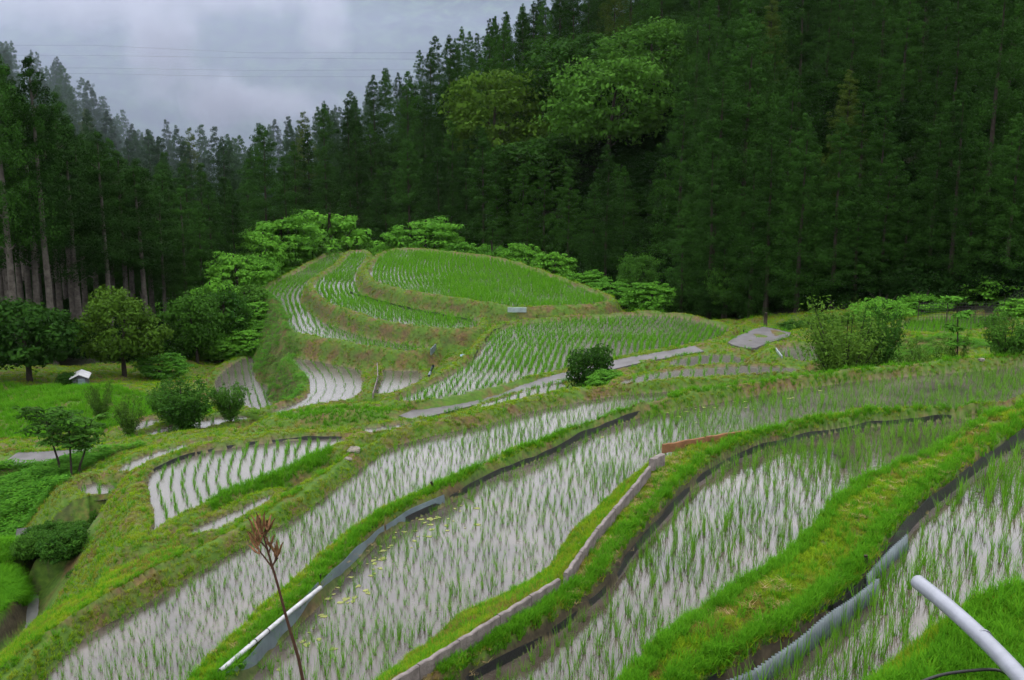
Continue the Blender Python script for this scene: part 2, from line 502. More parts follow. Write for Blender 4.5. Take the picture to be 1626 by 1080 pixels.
PADS.append((np.array(crest([(-60, 858), (60, 850), (118, 846), (150, 840), (165, 860), (120, 880), (60, 888), (-60, 893)], -11.9)), -11.9, 6.0))
PADS.append((np.array(crest([(-80, 905), (0, 885), (8, 880), (24, 905), (20, 945), (-12, 985), (-60, 1030), (-100, 1060)], -12.0)), -12.1, 3.0))

# ------------------------------------------------------------------ base relief: valley floor, meadow, wooded hillsides
CTRL = []
def c_px(px, py, z): CTRL.append(P(px, py, z))
def c_xy(px, dist, z): CTRL.append(np.array([(px - CX) / F_PX * dist * 1.0, dist, z]))
for x, y, z in [(0, 0, -1.6), (-4, 1, -2.2), (4, 1, -2.0), (0, 3.5, -2.8), (3, 3.5, -2.6), (-4, 4, -3.2), (0, 8, -7.8), (5, 8, -7.0), (2.5, 9.5, -7.5), (-6, 8, -7.5), (14, 4, -2.0), (14, 12, -6.5), (20, 14, -6.6), (-12, 8, -9), (-20, 6, -8), (0, -8, 0.5), (15, -5, 1), (-15, -5, -2)]:
    CTRL.append(np.array([x, y, z], float))
for k, dz in (('B', -1.0), ('C', -1.0), ('D', -1.0), ('F', -.7), ('G', -.7), ('H', -.7), ('I', -.8), ('J', -.7), ('K', -.7), ('L', -.4), ('M', -.6), ('N', -.6), ('T', -.3), ('E2', -.7), ('Q1', -.3)):
    p = WATER[IDX[k]]['poly']
    for q in p[::max(1, len(p) // 6)]:
        CTRL.append(np.array([q[0], q[1], WATER[IDX[k]]['z'] + dz]))
for a in [(50, 800, -12.3), (10, 770, -12.5), (80, 730, -12.7), (20, 700, -13.0), (150, 640, -13.4), (50, 640, -13.4), (100, 605, -14.3), (20, 600, -14.3), (230, 620, -14.2), (300, 600, -14.8), (300, 560, -15.6), (200, 700, -12.6), (110, 760, -12.0),
          (100, 950, -13.0), (100, 925, -13.0), (60, 1000, -13.0), (20, 1040, -13.2), (-60, 1080, -13.6), (-60, 800, -13), (150, 905, -12.4), (-100, 700, -14), (-100, 620, -14.8),
          (480, 690, -12.4), (1330, 560, -9.6), (1450, 550, -9.4), (1600, 545, -9.2), (1400, 530, -10.2), (1650, 520, -9.8), (1500, 485, -10.2), (1626, 480, -9.4), (1270, 520, -11.4), (1750, 540, -8.9), (1850, 600, -8)]:
    c_px(*a)
for a in [(1700, 57, -8.6), (1626, 60, -9.0), (1400, 62, -10.6), (1200, 67, -12.6), (1060, 74, -14.0), (960, 84, -15.0), (880, 94, -16.5), (750, 104, -19.5), (640, 112, -23), (560, 120, -25), (480, 120, -26), (350, 106, -24), (410, 84, -17.5), (400, 74, -17.0), (330, 80, -18.5), (250, 78, -17.5), (100, 70, -15.6), (0, 66, -15.0), (-150, 60, -14.5),
          (0, 85, -15.0), (150, 90, -17.0), (-200, 90, -10),
          (1626, 75, -4), (1626, 95, 5), (1900, 70, -2), (1900, 95, 8), (1400, 80, -3), (1400, 105, 6), (1100, 98, -6), (1100, 120, 3), (1100, 145, 12), (850, 118, -9), (830, 140, -3.5), (830, 165, 2), (630, 130, -16), (630, 152, -8), (630, 175, -6), (400, 130, -24), (400, 160, -18), (400, 190, -22), (250, 130, -22), (250, 165, -18.5), (250, 195, -18),
          (1400, 150, 22), (1800, 140, 25), (1100, 190, 20), (830, 210, -4), (630, 220, -16), (400, 240, -40),
          (0, 115, -12), (100, 150, -14), (0, 150, -8), (0, 185, 0), (60, 188, -1), (150, 195, -9), (-150, 185, 10), (-150, 130, -5), (0, 230, -6), (150, 235, -20), (-200, 240, 5)]:
    c_xy(*a)
CTRL = np.array(CTRL)
def tps_fit(C, lam=.6):
    xy = C[:, :2] / 50
    d = np.linalg.norm(xy[:, None] - xy[None], axis=2)
    K = d * d * np.log(d + 1e-9) + np.eye(len(C)) * lam * 1e-2
    Pm = np.c_[np.ones(len(C)), xy]
    A_ = np.block([[K, Pm], [Pm.T, np.zeros((3, 3))]])
    return np.linalg.solve(A_, np.r_[C[:, 2], 0, 0, 0])
TPS = tps_fit(CTRL)
def base_h(X, Y):
    out = np.empty(len(X))
    for s in range(0, len(X), 40000):
        x, y = X[s:s + 40000, None] / 50, Y[s:s + 40000, None] / 50
        d2 = (x - CTRL[None, :, 0] / 50) ** 2 + (y - CTRL[None, :, 1] / 50) ** 2
        out[s:s + 40000] = (0.5 * d2 * np.log(d2 + 1e-18)) @ TPS[:-3] + TPS[-3] + TPS[-2] * x[:, 0] + TPS[-1] * y[:, 0]
    return out

th_in = np.arange(-.47, .4701, .0024)
th = np.r_[np.linspace(-1.35, -.48, 40), th_in, np.linspace(.48, 1.35, 40)]
r_in = 2.6 * np.exp(np.arange(0, math.log(110 / 2.6), .0050))
rr = np.r_[[.05, .8, 1.6, 2.2], r_in, np.geomspace(111, 265, 60)]
NT, NR = len(th), len(rr)
TH, R = np.meshgrid(th, rr)
GX, GY = (np.sin(TH) * R).ravel(), (np.cos(TH) * R).ravel()
GP = np.stack([GX, GY], 1)
BASE = base_h(GX, GY)
H = BASE.copy()
ISWATER = np.full(len(GX), -1)
ISPATH = np.zeros(len(GX))
ISBERM = np.zeros(len(GX))
near_zone = R.ravel() < 75

def subset(poly, mrg):
    lo, hi = poly.min(0) - mrg, poly.max(0) + mrg
    return np.nonzero((GX > lo[0]) & (GX < hi[0]) & (GY > lo[1]) & (GY < hi[1]))[0]

# cut the ground below every terrace, then raise terraces, berms and banks; the higher one always wins
for w in WATER:
    ii = subset(w['poly'], 1.5)
    d, ins = poly_sd(GP[ii], w['poly'])
    sd = np.where(ins, -d, d)
    cut = w['z'] - .25 + np.clip(sd, 0, 1.5) * 1.5
    m = sd < 1.5
    H[ii[m]] = np.minimum(H[ii[m]], cut[m])
STREAM = chaikin(np.array(crest([(150, 905), (100, 912), (60, 915), (52, 960), (30, 1000), (-40, 1060), (-160, 1130), (-60, 1130), (0, 1075), (75, 1000), (130, 950), (175, 915)], -12.85)), 2)
ii = subset(STREAM, 1.2)
d, ins = poly_sd(GP[ii], STREAM)
sd = np.where(ins, -d, d)
m = sd < 1.2
H[ii[m]] = np.minimum(H[ii[m]], (-13.1 + np.clip(sd, 0, 1.2) * 2.0)[m])
def raise_to(ii, val):
    up = val > H[ii]
    H[ii[up]] = val[up]
    return up
for wi, w in enumerate(WATER):
    ii = subset(w['poly'], 6.0)
    d, ins = poly_sd(GP[ii], w['poly'])
    w['floor'] = w['z'] - .07
    if w['hb'] is not None:
        nz = 1 + .35 * (vnoise(GX[ii], GY[ii], 1.3, wi) - .5)
        val = w['z'] + w['hb'] * nz - np.maximum(0, d - w['w'] * nz) * w['slope']
        val = np.where(ins, w['floor'], val)
    else:
        val = np.where(ins, w['floor'], -99)
    up = raise_to(ii, val)
    ISBERM[ii[up & ~ins]] = 1
for pi, (poly, z, sl) in enumerate(PADS):
    if pi < 4: poly = offset_poly(poly, -.10)
    ii = subset(poly, 5.0)
    d, ins = poly_sd(GP[ii], poly)
    hump = np.minimum(d, 1.0) * .12 * ins
    val = z + hump - np.where(ins, 0, d) * sl
    up = raise_to(ii, val)
    ISBERM[ii[up]] = 1
for A_, B_ in LOFTS:
    for i in range(len(A_) - 1):
        for tri in ((A_[i], A_[i + 1], B_[i]), (A_[i + 1], B_[i + 1], B_[i])):
            t = np.array(tri)
            ii = subset(t[:, :2], 0.02)
            if not len(ii): continue
            a, b, c = t
            den = (b[1] - c[1]) * (a[0] - c[0]) + (c[0] - b[0]) * (a[1] - c[1])
            if abs(den) < 1e-9: continue
            l1 = ((b[1] - c[1]) * (GX[ii] - c[0]) + (c[0] - b[0]) * (GY[ii] - c[1])) / den
            l2 = ((c[1] - a[1]) * (GX[ii] - c[0]) + (a[0] - c[0]) * (GY[ii] - c[1])) / den
            l3 = 1 - l1 - l2
            k = (l1 > -.01) & (l2 > -.01) & (l3 > -.01)
            jj = ii[k]
            v = l1[k] * a[2] + l2[k] * b[2] + l3[k] * c[2]
            up = raise_to(jj, v)
            ISBERM[jj[up]] = 1
def near_line(pts, L):
    bd = np.full(len(pts), 1e9); bz = np.zeros(len(pts))
    for a, b in zip(L[:-1], L[1:]):
        e = (b - a)[:2]; q = e @ e + 1e-12
        t = np.clip(((pts[:, 0] - a[0]) * e[0] + (pts[:, 1] - a[1]) * e[1]) / q, 0, 1)
        d = np.hypot(pts[:, 0] - a[0] - t * e[0], pts[:, 1] - a[1] - t * e[1])
        k = d < bd
        bd[k] = d[k]; bz[k] = (a[2] + t * (b[2] - a[2]))[k]
    return bd, bz
for ri, (L, hw, sl) in enumerate(RIB):
    Ls = chaikin(L, 2, False)
    ii = subset(Ls[:, :2], hw + 3)
    d, z = near_line(GP[ii], Ls)
    val = z - np.maximum(0, d - hw) * sl
    up = raise_to(ii, np.where(d < hw + 3, val, -99))
    ISBERM[ii[up]] = 1
_a, _b = P(38, 928, -12.85), P(158, 906, -12.85)
HOLE = np.array([_a[:2] - (0, .8), _b[:2] - (0, .5), _b[:2] + (.1, 1.4), _a[:2] + (-.1, 1.4)])
ii = subset(HOLE, 0); d, ins = poly_sd(GP[ii], HOLE)
H[ii[ins]] = np.minimum(H[ii[ins]], -13.05)
for wi, w in enumerate(WATER):
    ii = subset(w['poly'], 0)
    d, ins = poly_sd(GP[ii], w['poly'])
    ISWATER[ii[ins & (H[ii] < w['z'] - .02)]] = wi

# uneven turf on everything that is not a paddy floor
rough = (vnoise(GX, GY, .7, 3) - .5) * .10 + (vnoise(GX, GY, .22, 4) - .5) * .05
rough += np.where(ISBERM > 0, 0, (vnoise(GX, GY, 3.0, 5) - .5) * .5 + (vnoise(GX, GY, 1.2, 6) - .5) * .25)
amp = np.clip((R.ravel() - 2) / 6, .2, 1.0)
H = np.where(ISWATER >= 0, H, H + rough * amp)
HG = H.reshape(NR, NT)

def ground_z(x, y):
    x, y = np.atleast_1d(np.asarray(x, float)), np.atleast_1d(np.asarray(y, float))
    t, r = np.arctan2(x, y), np.hypot(x, y)
    j = np.clip(np.searchsorted(th, t) - 1, 0, NT - 2)
    i = np.clip(np.searchsorted(rr, r) - 1, 0, NR - 2)
    ft = np.clip((t - th[j]) / (th[j + 1] - th[j]), 0, 1)
    fr = np.clip((r - rr[i]) / (rr[i + 1] - rr[i]), 0, 1)
    return (HG[i, j] * (1 - ft) + HG[i, j + 1] * ft) * (1 - fr) + (HG[i + 1, j] * (1 - ft) + HG[i + 1, j + 1] * ft) * fr
def grid_at(arr, x, y):
    t, r = np.arctan2(x, y), np.hypot(x, y)
    j = np.clip(np.round(np.interp(t, th, np.arange(NT))).astype(int), 0, NT - 1)
    i = np.clip(np.round(np.interp(r, rr, np.arange(NR))).astype(int), 0, NR - 1)
    return arr.reshape(NR, NT)[i, j]
def gz(x, y): return float(ground_z(x, y)[0])

# forest floor: everything beyond a line round the terraces and the meadow
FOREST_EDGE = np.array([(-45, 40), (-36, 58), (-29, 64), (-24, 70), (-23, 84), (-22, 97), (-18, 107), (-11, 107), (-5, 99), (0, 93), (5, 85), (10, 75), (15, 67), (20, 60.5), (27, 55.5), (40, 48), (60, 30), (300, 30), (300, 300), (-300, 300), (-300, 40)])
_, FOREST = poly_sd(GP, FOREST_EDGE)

idx = np.arange(NR * NT).reshape(NR, NT)
quads = np.stack([idx[:-1, :-1], idx[:-1, 1:], idx[1:, 1:], idx[1:, :-1]], -1).reshape(-1, 4)
gm, nt, b = new_mat('turf_and_soil')
geo = N(nt, 'ShaderNodeNewGeometry')
n1 = noise(nt, geo.outputs['Position'], .9, 5, .65)
n2 = noise(nt, geo.outputs['Position'], 7.0, 4, .6)
grassc = ramp(nt, n2, [(.3, (.025, .06, .008)), (.7, (.06, .11, .013))])
brown = ramp(nt, n2, [(.3, (.045, .032, .016)), (.7, (.11, .078, .03))])
mr = N(nt, 'ShaderNodeMapRange'); mr.inputs[1].default_value = .46; mr.inputs[2].default_value = .62
nt.links.new(n1, mr.inputs[0])
c = mixc(nt, mr.outputs[0], grassc, brown)
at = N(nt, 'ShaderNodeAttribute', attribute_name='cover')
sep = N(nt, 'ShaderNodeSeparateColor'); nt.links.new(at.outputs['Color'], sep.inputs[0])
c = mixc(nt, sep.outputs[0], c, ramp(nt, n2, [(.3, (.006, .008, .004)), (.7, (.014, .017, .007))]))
c = mixc(nt, sep.outputs[1], c, ramp(nt, n2, [(.3, (.07, .055, .04)), (.7, (.13, .10, .07))]))
sepn = N(nt, 'ShaderNodeSeparateXYZ'); nt.links.new(geo.outputs['Normal'], sepn.inputs[0])
mr2 = N(nt, 'ShaderNodeMapRange'); mr2.inputs[1].default_value = .62; mr2.inputs[2].default_value = .35
nt.links.new(sepn.outputs[2], mr2.inputs[0])
c = mixc(nt, mr2.outputs[0], c, ramp(nt, n2, [(.3, (.02, .017, .012)), (.7, (.06, .048, .03))]))
nt.links.new(c, b.inputs['Base Color'])
b.inputs['Roughness'].default_value = .9
b.inputs['Specular IOR Level'].default_value = .15
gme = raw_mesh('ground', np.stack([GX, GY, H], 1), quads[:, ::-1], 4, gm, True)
ca = gme.color_attributes.new('cover', 'FLOAT_COLOR', 'POINT')
cc = np.zeros((len(GX), 4), np.float32); cc[:, 3] = 1
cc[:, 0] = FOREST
cc[:, 1] = (ISWATER >= 0)
ca.data.foreach_set('color', cc.ravel())
ground = tag(link('ground', gme), kind='structure')

# ------------------------------------------------------------------ far valley side under the mist
def make_mountain():
    t = np.linspace(-1.3, 1.3, 220)
    r = np.geomspace(262, 1700, 120)
    T_, R_ = np.meshgrid(t, r)
    X, Y = np.sin(T_) * R_, np.cos(T_) * R_
    u = np.clip((R_ - 420) / 640, 0, 1)
    z = -95 + 225 * (u * u * (3 - 2 * u))
    f0 = np.clip((R_ - 262) / 130, 0, 1)
    z = z * f0 + (-62) * (1 - f0)
    z += ((vnoise(X.ravel(), Y.ravel(), 170, 11) - .5) * 60 + (vnoise(X.ravel(), Y.ravel(), 60, 12) - .5) * 26 + (vnoise(X.ravel(), Y.ravel(), 14, 13) - .5) * 9).reshape(X.shape) * np.clip((R_ - 300) / 300, 0, 1)
    z = np.minimum(z, 128)
    n_ = np.arange(X.size).reshape(X.shape)
    q = np.stack([n_[:-1, :-1], n_[1:, :-1], n_[1:, 1:], n_[:-1, 1:]], -1).reshape(-1, 4)
    m, nt, b = new_mat('distant_woods')
    g = N(nt, 'ShaderNodeNewGeometry')
    nt.links.new(ramp(nt, noise(nt, g.outputs['Position'], .09, 6, .75), [(.35, (.006, .014, .010)), (.5, (.02, .045, .02)), (.68, (.06, .11, .04))]), b.inputs['Base Color'])
    b.inputs['Roughness'].default_value = .95
    b.inputs['Specular IOR Level'].default_value = .1
    tag(link('mountain', raw_mesh('mountain', np.stack([X, Y, z], -1).reshape(-1, 3), q, 4, m, True)), kind='structure')
make_mountain()

# ------------------------------------------------------------------ water sheets
for w in WATER:
    poly = offset_poly(w['poly'], .22 if w['hb'] else .12)
    me = bpy.data.meshes.new('paddy_water')
    me.from_pydata([(x, y, w['z']) for x, y in poly], [], [tuple(range(len(poly)))])
    me.materials.append(M['water_far'] if w['hb'] else M['water'] if w['z'] > -8 else M['water_mid'])
    me.update()
    if me.polygons[0].normal.z < 0:
        me.flip_normals()
    tag(link('paddy_water', me), kind='structure')
me = bpy.data.meshes.new('stream_water')
sp_ = offset_poly(STREAM, .1)
me.from_pydata([(x, y, -12.85) for x, y in sp_], [], [tuple(range(len(sp_)))])
me.materials.append(M['stream']); me.update()
if me.polygons[0].normal.z < 0: me.flip_normals()
tag(link('stream', me), kind='structure')

# ------------------------------------------------------------------ paved path
def strip(name, pts, hw, lift, mat, kind='structure', thick=.10):
    L = resample(chaikin(np.array([P(*q) for q in pts]), 2, False), .8)
    d = np.gradient(L[:, :2], axis=0); d /= np.linalg.norm(d, axis=1)[:, None]
    nrm = np.stack([-d[:, 1], d[:, 0]], 1)
    wv = hw * (1 + .12 * (vnoise(L[:, 0], L[:, 1], 2.0, 21) - .5))
    lf, rt = L[:, :2] + nrm * wv[:, None], L[:, :2] - nrm * wv[:, None]
    z = L[:, 2] + lift
    mb = MB()
    n = len(L)
    v = [(*lf[i], z[i]) for i in range(n)] + [(*rt[i], z[i]) for i in range(n)] + [(*lf[i], z[i] - thick) for i in range(n)] + [(*rt[i], z[i] - thick) for i in range(n)]
    f = []
    for i in range(n - 1):
        f += [(i, n + i, n + i + 1, i + 1), (i, i + 1, 2 * n + i + 1, 2 * n + i), (n + i, 3 * n + i, 3 * n + i + 1, n + i + 1)]
    mb.add(v, f)
    return tag(mb.build(name, mat), kind=kind)
strip('path', PATHPTS[3:-1], .62, .05, M['asphalt'])
strip('road', [(14, 731, -12.6), (60, 730, -12.58), (100, 727, -12.54), (142, 723, -12.5)], .8, .06, M['asphalt'])
lp = chaikin(np.array(crest([(1152, 543), (1209, 519), (1230, 523), (1265, 532), (1213, 548), (1196, 556), (1167, 551)], -10.75)), 1)
me = bpy.data.meshes.new('pavement')
nL = len(lp)
me.from_pydata([(x, y, -10.70) for x, y in lp] + [(x, y, -11.0) for x, y in lp], [], [tuple(range(nL))] + [(i, (i + 1) % nL, nL + (i + 1) % nL, nL + i) for i in range(nL)])
me.materials.append(M['asphalt']); me.update()
tag(link('pavement', me), kind='structure')
# ------------------------------------------------------------------ leaf-level building blocks
def blades(n, h, spread, width, bend, rng, segs=2, base_r=.02, lean=.5):
    """a tuft: n tapering strips that rise and bend outwards"""
    V, Fq = [], []
    for i in range(n):
        a = rng.uniform(0, 2 * math.pi)
        hh = h * rng.uniform(.6, 1.0)
        out = spread * rng.uniform(.3, 1.0)
        r0 = base_r * math.sqrt(rng.uniform(0, 1))
        b0 = rng.uniform(0, 2 * math.pi)
        bx, by = r0 * math.cos(b0), r0 * math.sin(b0)
        ca, sa = math.cos(a), math.sin(a)
        w = width * rng.uniform(.7, 1.2)
        tw = rng.uniform(-.6, .6)
        px_, py_ = -math.sin(a + tw), math.cos(a + tw)
        o = len(V)
        for k in range(segs + 1):
            t = k / segs
            rad = out * (lean * t + (1 - lean) * t ** 2.2)
            z = hh * (t - bend * t ** 3)
            ww = w * (1 - t) ** .7 if k < segs else 0.0
            x, y = bx + ca * rad, by + sa * rad
            V.append((x - px_ * ww / 2, y - py_ * ww / 2, z))
            V.append((x + px_ * ww / 2, y + py_ * ww / 2, z))
        for k in range(segs):
            Fq.append((o + 2 * k, o + 2 * k + 1, o + 2 * k + 3, o + 2 * k + 2))
    return np.array(V), np.array(Fq)

def leafy(n, h, r, size, rng):
    """a leafy weed: small leaves around a short stem"""
    V, Fq = [], []
    for i in range(n):
        a, t = rng.uniform(0, 2 * math.pi), rng.uniform(.15, 1)
        rad = r * math.sqrt(rng.uniform(0, 1)) * (1.15 - .6 * t)
        c = np.array([math.cos(a) * rad, math.sin(a) * rad, h * t])
        out = np.array([math.cos(a), math.sin(a), rng.uniform(-.2, .5)])
        out /= np.linalg.norm(out)
        side = np.cross(out, [0, 0, 1]); side /= np.linalg.norm(side)
        s = size * rng.uniform(.6, 1.2)
        o = len(V)
        V += [c, c + out * s * .5 + side * s * .3, c + out * s, c + out * s * .5 - side * s * .3]
        Fq.append((o, o + 1, o + 2, o + 3))
    return np.array(V), np.array(Fq)

def hidden_src(name, VF, mat):
    """mesh data only used inside the instancing nodes"""
    return bpy.data.objects.new(name, raw_mesh(name, VF[0], VF[1], 4, mat))

def scatter(name, pts, rz, sc, ix, sources, tilt=None):
    """one object of very many small plants, placed by geometry nodes on real points"""
    me = bpy.data.meshes.new(name)
    pts = np.asarray(pts, np.float32)
    me.vertices.add(len(pts))
    me.vertices.foreach_set('co', pts.ravel())
    for an, ty, arr in (('rz', 'FLOAT', rz), ('sc', 'FLOAT', sc), ('ix', 'INT', ix)):
        at = me.attributes.new(an, ty, 'POINT')
        at.data.foreach_set('value', np.asarray(arr, np.float32 if ty == 'FLOAT' else np.int32))
    tl = tilt if tilt is not None else np.zeros(len(pts))
    at = me.attributes.new('tl', 'FLOAT', 'POINT'); at.data.foreach_set('value', np.asarray(tl, np.float32))
    me.update()
    o = link(name, me)
    ng = bpy.data.node_groups.new(name + '_nodes', 'GeometryNodeTree')
    ng.interface.new_socket('Geometry', in_out='INPUT', socket_type='NodeSocketGeometry')
    ng.interface.new_socket('Geometry', in_out='OUTPUT', socket_type='NodeSocketGeometry')
    gi, go = ng.nodes.new('NodeGroupInput'), ng.nodes.new('NodeGroupOutput')
    jn = ng.nodes.new('GeometryNodeJoinGeometry')
    for s in reversed(sources):
        on = ng.nodes.new('GeometryNodeObjectInfo')
        on.inputs['Object'].default_value = s
        on.inputs['As Instance'].default_value = True
        ng.links.new(on.outputs['Geometry'], jn.inputs[0])
    def named(n, ty):
        a = ng.nodes.new('GeometryNodeInputNamedAttribute')
        a.data_type = ty
        a.inputs['Name'].default_value = n
        return a.outputs[0]
    ip = ng.nodes.new('GeometryNodeInstanceOnPoints')
    ip.inputs['Pick Instance'].default_value = True
    cx = ng.nodes.new('ShaderNodeCombineXYZ')
    ng.links.new(named('rz', 'FLOAT'), cx.inputs[2])
    ng.links.new(named('tl', 'FLOAT'), cx.inputs[0])
    ng.links.new(gi.outputs[0], ip.inputs['Points'])
    ng.links.new(jn.outputs[0], ip.inputs['Instance'])
    ng.links.new(named('ix', 'INT'), ip.inputs['Instance Index'])
    ng.links.new(cx.outputs[0], ip.inputs['Rotation'])
    ng.links.new(named('sc', 'FLOAT'), ip.inputs['Scale'])
    ng.links.new(ip.outputs[0], go.inputs[0])
    md = o.modifiers.new('plants', 'NODES')
    md.node_group = ng
    return tag(o, kind='stuff')

# ------------------------------------------------------------------ rice: rows of seedlings in every terrace
def in_view(x, y, z, m=40):
    w = y * CP - z * SP
    u = y * SP + z * CP
    w = np.maximum(w, .1)
    px, py = CX + F_PX * x / w, CY - F_PX * u / w
    return (px > -m) & (px < 1626 + m) & (py > -m) & (py < 1080 + m) & (y > 1)

GUIDE = dict(
 A=[(1480, 1080), (1560, 800)], B=[(1000, 1080), (1090, 830)], C=[(820, 1000), (850, 760)], D=[(430, 960), (500, 800)],
 F=[(812, 515), (785, 532), (768, 550), (742, 590), (700, 640)], G=[(612, 400), (594, 425), (592, 450), (620, 480)], H=[(560, 405), (535, 432), (505, 446), (502, 468), (540, 500)],
 I=[(515, 415), (470, 440), (440, 470), (452, 500), (455, 525), (490, 545)], J=[(478, 572), (505, 606), (498, 632), (470, 650)], K=[(612, 582), (610, 605), (594, 632)],
 L=[(425, 570), (436, 605), (455, 650)], M=[(262, 742), (250, 765), (256, 795), (268, 835)], M2=[(380, 800), (385, 830)], N=[(160, 762), (156, 795)], N2=[(240, 720), (232, 735)],
 E1=[(1130, 560), (1125, 590)], E2=[(1120, 584), (1115, 606)], E3=[(620, 670), (612, 690)], E4=[(842, 615), (836, 640)], T=[(1500, 505), (1495, 535)], T2=[(1270, 550), (1285, 580)], Q1=[(220, 665), (200, 700)], Q2=[(280, 672), (270, 692)])
SPACE = dict(A=(.20, .13), B=(.19, .13), C=(.18, .14), D=(.18, .14), F=(.32, .14), G=(.27, .12), H=(.33, .13), I=(.36, .13), J=(.50, .16), K=(.48, .16), L=(.44, .17), M=(.32, .16), M2=(.36, .2), N=(.42, .18), N2=(.5, .3), E1=(.45, .17), E2=(.42, .17), E3=(.4, .22), E4=(.4, .17), T=(.17, .14), T2=(.3, .25), Q1=(.5, .2), Q2=(.5, .25))
rg = np.random.default_rng(11)
def rows_in(key):
    w = WATER[IDX[key]]
    g = resample(chaikin(np.array(crest(GUIDE[key], w['z'])), 3, False), .3)
    # lengthen the guide at both ends
    d0, d1 = g[0] - g[1], g[-1] - g[-2]
    g = np.vstack([g[0] + d0 / np.linalg.norm(d0) * 40, g, g[-1] + d1 / np.linalg.norm(d1) * 40])
    g = resample(g, .3)
    for _ in range(4):
        g[1:-1] = (g[:-2] + g[1:-1] * 2 + g[2:]) / 4
    t = np.gradient(g, axis=0); t /= np.linalg.norm(t, axis=1)[:, None]
    nn = np.stack([-t[:, 1], t[:, 0]], 1)
    lo, hi = w['poly'].min(0), w['poly'].max(0)
    rs, ps = SPACE[key]
    out = []
    kmax = int(np.linalg.norm(hi - lo) / rs) + 2
    for k in range(-kmax, kmax + 1):
        q = g + nn * (k * rs)
        q = q[(q[:, 0] > lo[0] - 2) & (q[:, 0] < hi[0] + 2) & (q[:, 1] > lo[1] - 2) & (q[:, 1] < hi[1] + 2)]
        if len(q) < 3: continue
        seg = np.linalg.norm(np.diff(q, axis=0), axis=1)
        if seg.max() > 3: q = q[:np.argmax(seg > 3) + 1]
        if len(q) < 3: continue
        q = resample(q, ps)
        out.append(q)
    if not out: return np.zeros((0, 2)), w['z']
    q = np.vstack(out)
    q = q + rg.normal(0, .05 if key in 'ABCD' else (.05 if key in 'FGHI' else .03), q.shape)
    if key in 'ABCD': q = q + np.stack([vnoise(q[:, 0], q[:, 1], 1.7, 33) - .5, vnoise(q[:, 0], q[:, 1], 1.7, 34) - .5], 1) * .3
    d, ins = poly_sd(q, w['poly'])
    keep = ins & (d > .10) & (rg.uniform(0, 1, len(q)) > .04)
    q = q[keep]
    dry = grid_at(ISWATER, q[:, 0], q[:, 1]) >= 0
    q = q[dry]
    v = in_view(q[:, 0], q[:, 1], np.full(len(q), w['z']))
    return q[v], w['z']

rp, rzv, rsc, rix = [], [], [], []
for key in GUIDE:
    q, z = rows_in(key)
    if not len(q): continue
    far = key not in 'ABCD'
    pn = vnoise(q[:, 0], q[:, 1], 2.2, 31)
    sc = .78 + .55 * (pn - .5) + rg.normal(0, .18, len(q))
    base = {'A': 1.08, 'B': 1.0, 'C': .86, 'D': .84, 'F': 1.25, 'G': 1.38, 'H': 1.35, 'J': .6, 'K': .55, 'L': .8, 'I': 1.2, 'M': .95, 'T': 1.1}.get(key, 1.0)
    if key == 'I':       # the front of this terrace is thinly planted
        pass
    sc = np.clip(sc * base, .35, 1.5)
    rp.append(np.c_[q, np.full(len(q), z - .03)])
    rzv.append(rg.uniform(0, 6.28, len(q))); rsc.append(sc)
    rix.append(rg.integers(0, 4, len(q)) + (4 if far else 0))
rp, rzv, rsc, rix = np.vstack(rp), np.concatenate(rzv), np.concatenate(rsc), np.concatenate(rix)
g2 = np.random.default_rng(5)
RICE = [hidden_src('rice_plant', blades(nb, hh, sp_r, .010, .10, g2, 3, .03, .55), M['rice']) for nb, hh, sp_r in ((10, .44, .14), (6, .38, .10), (13, .47, .17), (8, .42, .19))]
RICE_FAR = [hidden_src('rice_plant_far', blades(9, .36, .13, .017, .10, g2, 2, .035, .55), M['rice_far']) for _ in range(4)]
dist = np.linalg.norm(rp, axis=1)
pxy = np.array(to_px(rp.T)).T
inside = (pxy[:, 0] > 0) & (pxy[:, 0] < 1626) & (pxy[:, 1] < 1090)
order = np.argsort(np.where(inside, dist / rsc, 1e9))[:300]
rest = np.ones(len(rp), bool); rest[order] = False
for k, i in enumerate(order):
    o = link('rice_plant', RICE[rix[i] % 4].data)
    o.location = rp[i]; o.rotation_euler = (0, 0, rzv[i]); o.scale = (rsc[i],) * 3
    tag(o, 'young green rice plant standing in the flooded paddy nearest the camera', 'rice plant', 'rice plants in the nearest paddy')
scatter('rice_plants', rp[rest], rzv[rest], rsc[rest], rix[rest], RICE + RICE_FAR)
print('rice', len(rp))

# ------------------------------------------------------------------ grass on the banks, weeds on the slopes
LUSH = []   # (outline in the photograph, height, kind weights: short, long, weed, size)
def lush(pts, z, kind, size): LUSH.append((np.array(crest(pts, z)), kind, size))
n_try = 520000
tt = rg.uniform(-.475, .475, n_try)
lr = np.exp(rg.uniform(math.log(3.0), math.log(106), n_try))
gx, gy = np.sin(tt) * lr, np.cos(tt) * lr
ok = (grid_at(ISWATER, gx, gy) < 0) & (grid_at(FOREST, gx, gy) == 0)
gx, gy = gx[ok], gy[ok]
gzv = ground_z(gx, gy)
for w in WATER:
    pass
ok = in_view(gx, gy, gzv, 60)
pp = np.stack([gx, gy], 1)
for L in (PATHPTS[3:-1],):
    d, _ = near_line(pp, chaikin(np.array([P(*q) for q in L]), 2, False))
    ok &= d > .62 + rg.uniform(-.14, .08, len(gx))
d, _ = near_line(pp, np.array([P(*q) for q in [(14, 731, -12.6), (60, 730, -12.58), (142, 723, -12.5)]]))
ok &= d > .8 + rg.uniform(-.2, .1, len(gx))
d, ins = poly_sd(pp, lp); ok &= ~ins
d, ins = poly_sd(pp, sp_); ok &= ~ins
gx, gy, gzv = gx[ok], gy[ok], gzv[ok]
pp = np.stack([gx, gy], 1)
r_ = np.hypot(gx, gy)
